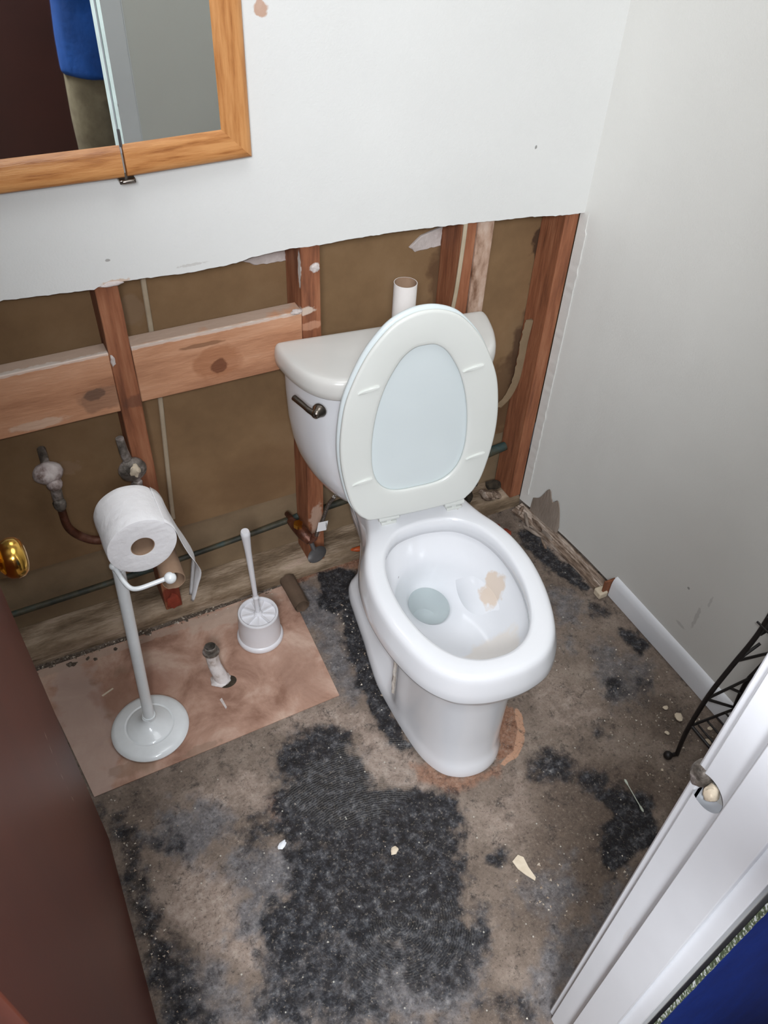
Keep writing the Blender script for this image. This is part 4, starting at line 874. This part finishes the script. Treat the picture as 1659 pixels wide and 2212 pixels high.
# latch remains in the jamb
LH = empty('strike_remains', (0.545, 0.226, 0.88)); tag(LH, 'dark broken latch hardware in the hole of the white door jamb', 'door hardware')
r_ = rel((0.545, 0.226, 0.88))
mb = MB(); lump(mb, r_((.540, .232, .884)), (.012, .0135, .019), 3, .2, lv=3); mb.build('strike_box', M['corrmetal'], LH)
mb = MB(); lump(mb, r_((.536, .212, .8795)), (.008, .0085, .012), 8, .25); tag(mb.build('wood_splinter', M['cream'], LH), 'beige wood lump')

# ------------------------------------------------------------------ toilet roll stand
ST = empty('roll_stand', (0.031, 1.115, 0.0022)); tag(ST, 'white enamelled floor stand for toilet rolls, on the reddish board', 'toilet roll stand')
mb = MB(); mb.lathe([(0, .001), (.080, .001), (.0855, .004), (.087, .009), (.084, .0145), (.076, .018), (.062, .0205), (.0555, .0215), (.054, .0205), (.0515, .0205), (.050, .022), (.046, .024), (.034, .029), (.024, .034), (.017, .040), (.0125, .046), (.0115, .053), (0, .053)], 64)
mb.build('base', M['whitemetal'], ST)
mb = MB(); mb.tube([(.004, .002, .046), (.024, .004, .535)], .0118, 24); mb.tube([(.004, .002, .046), (.0045, .002, .056)], .0145, 20); lump(mb, (.0245, .004, .541), (.013, .013, .010), 0, 0)
mb.build('pole', M['whitemetal'], ST)
# wire arm: down from the knuckle, along the front to the ball, and a rod running back from it
mb = MB(); mb.tube([(.018, -.006, .552), (.021, -.018, .547), (.026, -.033, .536), (.034, -.045, .528), (.048, -.050, .5265), (.075, -.051, .529), (.104, -.052, .533)], .0046, 14, smoothen=6)
mb.tube([(.104, -.052, .533), (.108, .058, .533)], .0046, 12); lump(mb, (.105, -.054, .533), (.0115, .0115, .0115), 0, 0, lv=4); lump(mb, (.0165, -.004, .555), (.008, .008, .008), 0, 0)
mb.build('arm', M['whitemetal'], ST)
# empty core hanging on the arm
CO = (0.143, 1.062, 0.533)
def tubeobj(name, c, ax, L, r, t, mat, label, cat, matin=None, wob=0.0, group=None):
    q = Vector(ax).to_track_quat('Z', 'Y').to_matrix().to_4x4(); mb = MB(); n = 40; Mx = q
    rings = []
    for rad, z in ((r, 0), (r, L * .33), (r, L * .66), (r, L), (r - t, L), (r - t, L * .66), (r - t, L * .33), (r - t, 0), (r, 0)):
        rings.append([Mx @ Vector(((rad + wob * noise.noise((math.cos(a) * 2, math.sin(a) * 2, z * 30))) * math.cos(a), (rad + wob * noise.noise((math.cos(a) * 2, math.sin(a) * 2, z * 30))) * math.sin(a), z)) for a in [2 * math.pi * j / n for j in range(n)]])
    k = MB(); k.rings(rings, True)
    o = k.build(name, [mat, matin or mat], angle=45)
    if matin:
        for p in o.data.polygons:
            v = (q.inverted() @ Matrix.Identity(4)) @ p.center; rr = math.hypot(v.x, v.y); nn = (q.inverted().to_3x3() @ p.normal)
            if nn.x * v.x + nn.y * v.y < -1e-4: p.material_index = 1
    o.location = c; return tag(o, label, cat, group)
tubeobj('cardboard_core', (0.1415, 1.0615, 0.524), (0.035, 1, 0), .105, .0215, .0011, M['card'], 'empty brown cardboard core hanging on the arm of the roll stand', 'cardboard tube', wob=.0015)
# full roll lying on the arm
RC = Vector((0.103, 1.080, 0.6145)); axr = Vector((-0.02, 1, 0)).normalized()
q = axr.to_track_quat('Z', 'Y').to_matrix().to_4x4(); mb = MB(); n = 72; RR, RI, LL = .0625, .0215, .102
rings = []
for rad, z in ((RI, .004), (RI, 0), (.030, -.0006), (.045, .0004), (.058, .0), (.0618, .0012), (RR, .004), (RR + .0004, .03), (RR, .06), (RR + .0003, .085), (RR, LL - .004), (.0615, LL - .001), (.058, LL), (RI, LL), (RI, LL - .01)):
    ring_ = []
    for j in range(n):
        a = 2 * math.pi * j / n; sag = 1 - .035 * max(0, math.sin(a + 0.0)) * 0
        w = (.0007 * noise.noise((math.cos(a) * 3 + z * 20, math.sin(a) * 3, z * 60)) + .0012 * noise.noise((a * 1.2 + z * 14, z * 8, 3))) if rad > .06 else 0
        ring_.append(q @ Vector(((rad + w) * math.cos(a), (rad + w) * math.sin(a), z)))
    rings.append(ring_)
mb.rings(rings, True)
RO = empty('toilet_roll', tuple(RC)); tag(RO, 'full white toilet roll lying on top of the roll stand, loose end hanging', 'toilet roll')
mb.build('roll', M['paper'], RO, angle=50)
k = MB(); k.rings([[q @ Vector((r2 * math.cos(2 * math.pi * j / 40), r2 * math.sin(2 * math.pi * j / 40), z)) for j in range(40)] for r2, z in ((.0214, .001), (.0214, .101), (.0200, .101), (.0200, .001), (.0214, .001))], True)
tag(k.build('core', M['card'], RO, angle=45), 'brown cardboard core')
# loose sheet: leaves the right side of the roll and hangs down behind the core
mb = MB(); A = []; prof = [(0.046, .0435), (.056, .030), (.0625, .012), (.0655, -.008), (.071, -.036), (.080, -.072), (.091, -.108), (.099, -.150), (.092, -.205), (.081, -.275)]
prof = [(p.x, p.y) for p in catmull([Vector((a, b, 0)) for a, b in prof], 4)]
rows = []
for i, (x, z) in enumerate(prof):
    t = i / (len(prof) - 1); y0 = .000 + .075 * t ** 3.2; y1 = .101 - .004 * t
    row = []
    for j in range(9):
        s = j / 8; y = y0 + (y1 - y0) * s; row.append((x + .0030 * t * math.sin(s * 7 + t * 3), y, z + .0012 * math.sin(s * 9) * t))
    rows.append(row)
mb.rings(rows, False); o = mb.build('loose_sheet', M['paper'], RO); so = o.modifiers.new('solid', 'SOLIDIFY'); so.thickness = .0006

# ------------------------------------------------------------------ toilet brush in its pot
BR = empty('brush_pot', (0.351, 1.263, 0.0022)); tag(BR, 'round white plastic toilet brush pot with a radial slotted lid, on the reddish board', 'brush pot')
mb = MB(); mb.lathe([(0, .001), (.052, .001), (.0575, .003), (.0585, .009), (.0565, .0145), (.0530, .017), (.0525, .030), (.0515, .060), (.0495, .088), (.0500, .0905), (.0500, .0945), (.0485, .0965), (.0455, .0965), (.0440, .0945), (.0435, .089), (.0445, .02), (.04, .004), (0, .004)], 56)
mb.build('pot', M['whitepl'], BR)
mb = MB(); mb.lathe([(0, .083), (.0432, .083), (.0432, .087), (.012, .088), (.010, .094), (.0075, .098), (0, .098)], 48)
for k_ in range(9):
    a = 2 * math.pi * k_ / 9 + .2; R_ = Matrix.Rotation(a, 3, 'Z'); mb.box((.009, -.0016, .086), (.041, .0016, .0925), R_)
mb.build('slotted_lid', M['whitepl'], BR)
TB = empty('toilet_brush', (0.351, 1.263, 0.10)); tag(TB, 'white plastic toilet brush handle standing up out of the round pot', 'toilet brush')
tip = Vector((0.317, 1.172, .488)) - Vector((0.351, 1.263, 0.10))
tip = Vector((-.012, -.004, .292))
mb = MB(); d = tip.normalized(); mb.tube([(0, 0, -.01), d * .055, d * .0555, d * .058, d * .062, d * .0655, d * .068, d * .12, d * .20, d * .268, d * .282, d * .291], [.0062, .0062, .0075, .0085, .0070, .0056, .0056, .0060, .0066, .0075, .0105, .0112, .009], 20, smoothen=3)
mb.build('handle', M['whitepl'], TB)
mb = MB(); mb.tube([(0, 0, -.018), (0, 0, -.08)], .03, 20); mb.build('brush_head', M['whitepl'], TB)

# ------------------------------------------------------------------ drain stub and hole
DR = empty('drain_pipe', (0.212, 1.182, 0.0022)); tag(DR, 'short grimy white drain pipe stub with a metal collar, rising from the reddish board', 'drain pipe')
mb = MB(); mb.tube([(.010, -.006, .001), (.006, .000, .020), (.001, .012, .040), (.000, .020, .060), (.000, .024, .078)], [.019, .0165, .0155, .0155, .0155], 26, smoothen=5, cap=False); lump(mb, (.006, -.004, .002), (.024, .022, .010), 2, .2)
mb.build('pipe', M['whitepipe'], DR)
mb = MB(); mb.lathe([(.0125, .0), (.0195, .0), (.0205, .003), (.0195, .007), (.0150, .008), (.0145, .020), (.0120, .021), (.0115, -.01)], 30, Matrix.Translation((0, .025, .078)) @ Matrix.Rotation(-.10, 4, 'X'))
mb.build('collar', M['corrmetal'], DR)
mb = MB(); mb.lathe([(0, 0), (.0118, 0), (.0118, .001), (0, .001)], 20, Matrix.Translation((0, .025, .074))); mb.build('pipe_mouth', M['pit'], DR)
mb = MB(); mb.lathe([(0, 0), (.021, 0), (.0215, .0006), (.018, .001), (0, .0008)], 26, Matrix.Translation((0.231, 1.166, .0018)) @ Matrix.Diagonal((1.05, .8, 1, 1)))
tag(mb.build('drain_hole', M['pit']), 'dark filled hole in the reddish board, right in front of the drain stub', 'hole')

# ------------------------------------------------------------------ loose tubes and scraps
tubeobj('cardboard_tube', (0.7555, 1.352, 0.7620), (0.02, 0.02, 1), .098, .0245, .0012, M['cardw'], 'white paper-covered cardboard tube standing upright on the tank lid', 'cardboard tube', matin=M['card'])
tubeobj('cardboard_core', (0.4775, 1.292, 0.0235), (-.02, 1, 0.02), .10, .0205, .0012, M['cardd'], 'dirty dark cardboard tube lying on the floor between brush pot and toilet', 'cardboard tube', wob=.003)
def chip(name, x, y, rad, mat, label, cat, seed, rot=0.0, z=0.0015, group=None):
    mb = MB(); lump(mb, (0, 0, rad[2]), rad, seed, .35, Matrix.Rotation(rot, 3, 'Z'), lv=2); o = mb.build(name, mat); o.location = (x, y, z); return tag(o, label, cat, group)
chip('drywall_chip', .411, .625, (.0095, .0075, .003), M['cream'], 'small rounded cream chip lying in the large black patch of floor', 'chip', 1, .5)
def leaf(name, P, z, t, mat, label, cat):
    mb = MB(); n = len(P); mb.rings([[(x, y, z) for x, y in P], [(x, y, z + t) for x, y in P]], True, True, True); return tag(mb.build(name, mat, smooth=False), label, cat)
leaf('paper_scrap', [(.622, .500), (.640, .507), (.648, .498), (.646, .476), (.648, .452), (.643, .447), (.632, .465), (.624, .482)], .001, .0018, M['cream'], 'tapering cream scrap on the bare brown floor in front of the toilet', 'scrap')
leaf('white_splinter', [(.198, 1.124), (.204, 1.127), (.207, 1.098), (.203, 1.094)], .0024, .002, M['scrap'], 'white splinter on the reddish board in front of the drain hole', 'splinter')
leaf('white_splinter', [(-.05, 1.252), (-.022, 1.262), (-.02, 1.259), (-.048, 1.248)], .0024, .0012, M['cream'], 'thin pale splinter on the reddish board behind the roll stand base', 'splinter')
for i, (x, y, r) in enumerate(((.935, .985, .006), (1.17, .62, .012), (1.118, .60, .006), (1.16, .655, .007), (1.20, .60, .008), (1.19, .54, .008), (1.22, .565, .006), (1.045, .53, .0035))):
    chip('plaster_crumb', x, y, (r, r * .8, r * .45), M['cream'], ['', 'largest squarish pale crumb beside the curved rack leg', 'small pale crumb left of the curved rack leg', 'yellowish crumb nearer the baseboard, behind the curved rack leg', 'pale crumb under the lowest rack strut', 'pale crumb nearest the door jamb under the rack', 'pale crumb at the foot of the rear rack leg', 'tiny white crumb in front of the round rack foot'][i], 'crumb', 20 + i, i, group='plaster crumbs by the wire rack') if x > 1.0 else None
chip('white_flake', .205, .735, (.012, .006, .0018), M['trim'], 'bluish white flake on the grey floor between the door and the black patch', 'flake', 31, .6)
chip('orange_wire_cap', .688, 1.400, (.020, .008, .006), M['orange'], 'crumpled orange plastic piece on the timber directly left of the toilet bowl', 'plastic piece', 5, -.1, z=.040)
chip('red_plastic_piece', 1.128, 1.318, (.010, .016, .006), M['red'], 'crushed red piece on the floor just right of the toilet, near the corner', 'plastic piece', 6, .3)
chip('red_plastic_piece', 1.112, 1.348, (.014, .010, .005), M['red'], 'smaller reddish crumb behind the crushed red piece near the corner', 'plastic piece', 12, .8)
o = chip('red_primer_stain', .176, 1.4005, (.017, .003, .026), M['red'], 'red-brown stained lump at the foot of the left stud, below the cardboard core', 'stained lump', 9, 0, z=.050)
# cotton swab
SW = empty('cotton_swab', (.946, .508, 0.004)); tag(SW, 'white cotton swab lying across the dark floor in front of the wire rack', 'cotton swab')
a = Vector((.951, .544, 0)) - Vector((.946, .508, 0)); c = Vector((.941, .472, 0)) - Vector((.946, .508, 0))
MB().tube([a, c], .0011, 10).build('stick', M['cotton'], SW)
for e, f_ in ((a, c), (c, a)):
    d = (f_ - e).normalized(); MB().tube([e - d * .004, e, e + d * .006, e + d * .012], [.0008, .0028, .0026, .0012], 12, smoothen=4).build('cotton_tip', M['cotton'], SW)

# torn grey board leaning in the corner and debris round it
mb = MB(); base = [(1.235, 1.352), (1.236, 1.325), (1.240, 1.300), (1.2425, 1.28), (1.2455, 1.262), (1.248, 1.247), (1.2505, 1.238)]
tops = [.075, .10, .150, .118, .135, .10, .052]; jag = []
B_ = catmull([Vector((x, y, h)) for (x, y), h in zip(base, tops)], 6)
mb.rings([[(p.x - .010, p.y, .03) for p in B_], [(p.x - .007, p.y, p.z + .004 * noise.noise((p.y * 200, 0, 0))) for p in B_], [(p.x - .0045, p.y, p.z + .004 * noise.noise((p.y * 200, 1, 0))) for p in B_], [(p.x - .006, p.y, .03) for p in B_]], False)
tag(mb.build('torn_board', M['flap']), 'jagged grey-brown flap of torn board leaning on the right wall near the corner', 'torn board')
for i, (x, y, sx, sy, sz, r) in enumerate(((1.205, 1.335, .030, .006, .010, 1.2), (1.218, 1.30, .028, .005, .012, 1.5), (1.196, 1.29, .03, .006, .006, 1.9), (1.21, 1.37, .02, .008, .012, .6), (1.223, 1.255, .026, .004, .010, 1.7), (1.20, 1.235, .022, .004, .005, 1.3))):
    chip('wood_splinter', x, y, (sx, sy, sz), M['dirtwood'] if i % 2 else M['flap'], ['splinter at the very corner, against the torn grey board', 'long splinter lying along the foot of the torn grey board', 'flat splinter on the floor left of the torn grey board', 'stubby splinter beside the rightmost stud', 'thin splinter in front of the torn grey board', 'small thin splinter beside the bare wood strip'][i], 'wood splinter', 40 + i, r, group='splinters by the torn board')
for i, (x, y, s, z) in enumerate(((1.02, 1.43, .022, .04), (1.07, 1.455, .028, .04), (1.12, 1.43, .024, .045), (1.16, 1.46, .026, .045), (1.10, 1.475, .02, .07), (1.15, 1.425, .018, .045), (1.04, 1.46, .02, .06))):
    chip('rubble_lump', x, y, (s, s * .6, s * .6), M['dirtwood'] if i in (2, 5) else M['pit'], ['dark lump farthest left in the corner bay, beside the toilet tank', 'large dark lump in the middle of the corner bay rubble', 'brown lump at the front edge of the timber in the corner bay', 'dark lump at the foot of the rightmost stud', 'dark lump highest up against the back of the corner bay', 'dirty brown lump in front of the rightmost stud', 'small dark lump behind the tank end of the corner bay'][i], 'rubble', 60 + i, i, z=z, group='rubble in the corner bay')

# ------------------------------------------------------------------ fine crumbs nobody could count
mb = MB(); rnd = random.Random(3)
def tetra(x, y, z, r):
    a = rnd.random() * 6.28; P = [(x + r * math.cos(a + k * 2.1) * (0.6 + rnd.random() * .8), y + r * math.sin(a + k * 2.1) * (.6 + rnd.random() * .8), z) for k in range(3)]
    P += [(p[0], p[1], z + r * .5) for p in P]; mb.add(P, [(0, 2, 1), (3, 4, 5), (0, 1, 4, 3), (1, 2, 5, 4), (2, 0, 3, 5)])
for i in range(760):
    t = rnd.random()
    if t < .30: x = rnd.uniform(1.0, 1.25); y = rnd.triangular(.35, .9, .58); r = rnd.uniform(.0008, .0032)
    elif t < .45: x = rnd.uniform(-.17, .45); y = 1.392 + rnd.gauss(0, .006); r = rnd.uniform(.001, .0035)
    elif t < .60: x = -.10 + abs(rnd.gauss(0, .03)); y = rnd.uniform(.5, 1.0); r = rnd.uniform(.0008, .003)
    elif t < .72: x = rnd.gauss(.56, .02); y = rnd.uniform(.85, 1.3); r = rnd.uniform(.0008, .003)
    elif t < .8: x = rnd.uniform(.6, .85); y = rnd.uniform(.3, .5); r = rnd.uniform(.001, .004)
    else: x = rnd.uniform(-.1, 1.2); y = rnd.uniform(.2, 1.0); r = rnd.uniform(.0006, .0022)
    if x > rwx(y) - .02: continue
    tetra(x, y, -.0012 if not (y > 1.005 and x < .47) else .0022, r)
tag(mb.build('floor_crumbs', M['crumb'], smooth=False), 'fine pale plaster crumbs and grit scattered over the dirty floor', 'crumbs', kind='stuff')

# ------------------------------------------------------------------ black wire rack against the right wall
RK = empty('wire_rack', (1.17, 0.45, 0.0)); tag(RK, 'black metal wire rack with curved legs and zigzag sides, cut off by the door jamb', 'wire rack')
rk = rel((1.17, 0.45, 0.0))
for yy_, nm in ((.545, 'side_panel'), (.275, 'side_panel')):
    LA = [(1.076, .010), (1.100, .006), (1.090, .08), (1.088, .145), (1.096, .25), (1.120, .34), (1.146, .42), (1.152, .50), (1.150, .60), (1.135, .70), (1.12, .80), (1.13, .90), (1.16, 1.0)]
    LB = [(1.252, .006), (1.246, .05), (1.224, .136), (1.212, .226), (1.226, .262), (1.242, .31), (1.243, .45), (1.238, .60), (1.23, .75), (1.24, .90), (1.25, 1.0)]
    A = MB().tube([rk((x, yy_, z)) for x, z in LA[1:]], .0052, 10, smoothen=6); lump(A, rk((1.076, yy_ + .005, .012)), (.0105, .0105, .0105), 0, 0); A.tube([rk((1.100, yy_, .008)), rk((1.080, yy_ + .004, .010))], .005, 10)
    A.build('leg', M['black'], RK)
    MB().tube([rk((x, yy_, z)) for x, z in LB], .0050, 10, smoothen=6).build('leg', M['black'], RK)
    ZZ = [((1.089, .135), (1.238, .108)), ((1.094, .238), (1.222, .240)), ((1.126, .355), (1.240, .318)), ((1.094, .238), (1.238, .108)), ((1.126, .355), (1.176, .385)), ((1.157, .425), (1.242, .44)), ((1.160, .238), (1.215, .185)), ((1.150, .60), (1.24, .56)), ((1.157, .425), (1.24, .56)), ((1.12, .80), (1.232, .74)), ((1.15, .60), (1.232, .74))]
    for (a, b_), (c, d_) in ZZ: MB().tube([rk((a, yy_, b_)), rk((c, yy_, d_))], .0034, 8).build('strut', M['black'], RK)
for (x, z) in ((1.089, .140), (1.24, .11), (1.152, .50), (1.242, .47), (1.12, .80), (1.235, .78)):
    MB().tube([rk((x, .545, z)), rk((x, .275, z))], .0038, 8).build('rail', M['black'], RK)
for z in (.118, .485, .79):
    for k_ in range(5):
        x = 1.12 + .026 * k_; MB().tube([rk((x, .545, z)), rk((x, .275, z))], .0022, 8).build('shelf_wire', M['black'], RK)
# scrolls
for cx_, cz_ in ((1.232, .262), (1.238, .150)):
    MB().tube([rk((cx_ + .014 * math.cos(a), .540, cz_ + .014 * math.sin(a))) for a in [k * .5 for k in range(11)]], .0034, 8, smoothen=2).build('scroll', M['black'], RK)

# ------------------------------------------------------------------ the person taking the picture, and the phone
def skin_body(name, joints, edges, mat, parent=None, sub=2):
    me = bpy.data.meshes.new(name); me.from_pydata([j[0] for j in joints], edges, []); me.update()
    o = link(name, me, mat, parent, smooth=False); sk = o.modifiers.new('skin', 'SKIN'); sk.use_smooth_shade = True
    for i, j in enumerate(joints): me.skin_vertices[0].data[i].radius = j[1] if isinstance(j[1], tuple) else (j[1], j[1])
    me.skin_vertices[0].data[0].use_root = True
    s_ = o.modifiers.new('sub', 'SUBSURF'); s_.levels = sub; s_.render_levels = sub; return o
PX, PY = 0.505, -0.25
J = [((0, 0, .93), (.15, .10)), ((0, .0, 1.10), (.135, .095)), ((0, .01, 1.28), (.15, .10)), ((0, 0, 1.40), (.13, .08)), ((0, .0, 1.47), (.052, .052)), ((0, .015, 1.53), (.05, .055)), ((0, .02, 1.60), (.072, .088)), ((0, .015, 1.68), (.070, .085)), ((0, .01, 1.735), (.045, .055)),
     ((-.19, 0, 1.41), .052), ((-.26, .10, 1.22), .042), ((-.37, .14, 1.42), .034), ((-.425, .165, 1.57), .025),
     ((.19, 0, 1.40), .052), ((.245, .0, 1.14), .042), ((.25, .06, .90), .032), ((.25, .08, .84), .024),
     ((-.09, 0, .88), .088), ((-.10, .01, .50), .058), ((-.10, -.01, .28), .054), ((-.10, -.02, .09), .036), ((-.10, .12, .035), .034),
     ((.09, 0, .88), .088), ((.10, .01, .50), .058), ((.10, -.01, .28), .054), ((.10, -.02, .09), .036), ((.10, .12, .035), .034)]
E_ = [(0, 1), (1, 2), (2, 3), (3, 4), (4, 5), (5, 6), (6, 7), (7, 8), (3, 9), (9, 10), (10, 11), (11, 12), (3, 13), (13, 14), (14, 15), (15, 16), (0, 17), (17, 18), (18, 19), (19, 20), (20, 21), (0, 22), (22, 23), (23, 24), (24, 25), (25, 26)]
def hand(J, E, wrist_i, w, d, side, curl):
    """palm, four bent fingers and a thumb growing from the wrist"""
    d = Vector(d).normalized(); s = Vector(side).normalized(); n = d.cross(s)
    b0 = len(J); J.append((tuple(Vector(w) + d * .035), (.026, .014))); E.append((wrist_i, b0)); J.append((tuple(Vector(w) + d * .07), (.034, .013))); E.append((b0, b0 + 1))
    for k, L in enumerate((.070, .078, .072, .058)):
        o_ = Vector(w) + d * .085 + s * (.027 - .018 * k); p = [o_]; a = 0
        for f in (.45, .3, .25):
            a += curl; p.append(p[-1] + (d * math.cos(a) + n * math.sin(a)) * L * f)
        i0 = b0 + 1
        for q_ in p: J.append((tuple(q_), .0085)); E.append((i0, len(J) - 1)); i0 = len(J) - 1
    t0 = Vector(w) + d * .03 + s * .026
    i0 = b0
    for q_ in (t0, t0 + d * .025 + s * .018, t0 + d * .052 + s * .022 + n * .008): J.append((tuple(q_), .010)); E.append((i0, len(J) - 1)); i0 = len(J) - 1
hand(J, E_, 12, (-.425, .165, 1.57), (-.45, .25, .75), (0, -.7, .5), .35)
hand(J, E_, 16, (.25, .08, .84), (0, .12, -1), (0, 1, .1), .25)
BODY = skin_body('person', J, E_, M['skin']); BODY.location = (PX, PY, 0); BODY.rotation_euler = (0, 0, 0)
tag(BODY, 'person in a blue T-shirt and khaki trousers holding a phone, seen only in the mirror', 'person')
# face: nose, ears, eyes, mouth
mb = MB(); lump(mb, (0, .108, 1.635), (.012, .018, .022), 0, 0); mb.build('nose', M['skin'], BODY)
for sx in (-1, 1):
    lump(MB(), (sx * .074, .01, 1.635), (.010, .018, .030), 0, 0).build('ear', M['skin'], BODY)
    lump(MB(), (sx * .030, .086, 1.66), (.013, .010, .009), 0, 0).build('eye', M['trim'], BODY)
lump(MB(), (0, .092, 1.585), (.024, .008, .006), 0, 0).build('mouth', M['red'], BODY)
mb = MB(); lump(mb, (0, -.008, 1.70), (.088, .098, .072), 3, .06, lv=3); mb.build('hair', M['hair'], BODY)
def ell(z, a, b_, cx=0, cy=0, n=28, fold=0.0):
    return [(cx + (a + fold * math.sin(q_ * 9 + z * 30)) * math.cos(q_), cy + (b_ + fold * math.sin(q_ * 7 + z * 20)) * math.sin(q_), z) for q_ in [2 * math.pi * k_ / n for k_ in range(n)]]
def fuse(mb, name, mat, vox=.010):
    o = mb.build(name, mat, BODY); m_ = o.modifiers.new('fuse', 'REMESH'); m_.mode = 'VOXEL'; m_.voxel_size = vox; m_.use_smooth_shade = True
    s_ = o.modifiers.new('smooth', 'SMOOTH'); s_.iterations = 4; return o
mb = MB(); mb.rings([ell(.845, .190, .135, fold=.004), ell(.86, .192, .137, fold=.004), ell(.95, .186, .130, fold=.003), ell(1.05, .178, .124), ell(1.15, .178, .124), ell(1.27, .186, .126), ell(1.36, .178, .112), ell(1.42, .130, .085), ell(1.465, .072, .070)], True, True, True)
mb.tube([(-.13, 0, 1.39), (-.19, .01, 1.39), (-.222, .08, 1.30), (-.235, .115, 1.255)], [.075, .075, .068, .066], 18, smoothen=4); mb.tube([(.13, 0, 1.39), (.19, 0, 1.385), (.228, 0, 1.27), (.238, 0, 1.20)], [.075, .075, .066, .064], 18, smoothen=4)
fuse(mb, 'shirt', M['cloth_blue'])
mb = MB(); mb.rings([ell(.78, .165, .120), ell(.86, .172, .122), ell(.94, .165, .116), ell(1.0, .155, .112)], True, True, True)
for sx in (-1, 1): mb.tube([(sx * .085, 0, .86), (sx * .092, 0, .70), (sx * .098, .01, .50), (sx * .10, 0, .30), (sx * .10, -.015, .06)], [.098, .096, .086, .080, .078], 20, smoothen=4)
fuse(mb, 'trousers', M['cloth_khaki'])
for sx in (-.10, .10):
    mb = MB(); lump(mb, (sx, .05, .045), (.048, .135, .048), 0, 0); mb.box((sx - .045, -.085, .0), (sx + .045, .175, .018)); mb.build('shoe', M['shoe'], BODY)
# phone, just behind its own lens
mb = MB(); cm = cam.matrix_world.to_3x3(); ctr = Vector((0, 0, 1.7))
vs = []
for zz_ in (.0045, .0125):
    for x, y in ((-.060, -.026), (.012, -.026), (.012, .122), (-.060, .122)): vs.append(cm @ Vector((x, -y, zz_)))
mb.add(vs, [(0, 1, 2, 3), (4, 7, 6, 5), (0, 4, 5, 1), (1, 5, 6, 2), (2, 6, 7, 3), (3, 7, 4, 0)])
PH = mb.build('phone', M['grey'], None, bevel=.003); PH.location = (0, 0, 1.7)
tag(PH, 'dark mobile phone held up in the doorway by the person', 'phone')
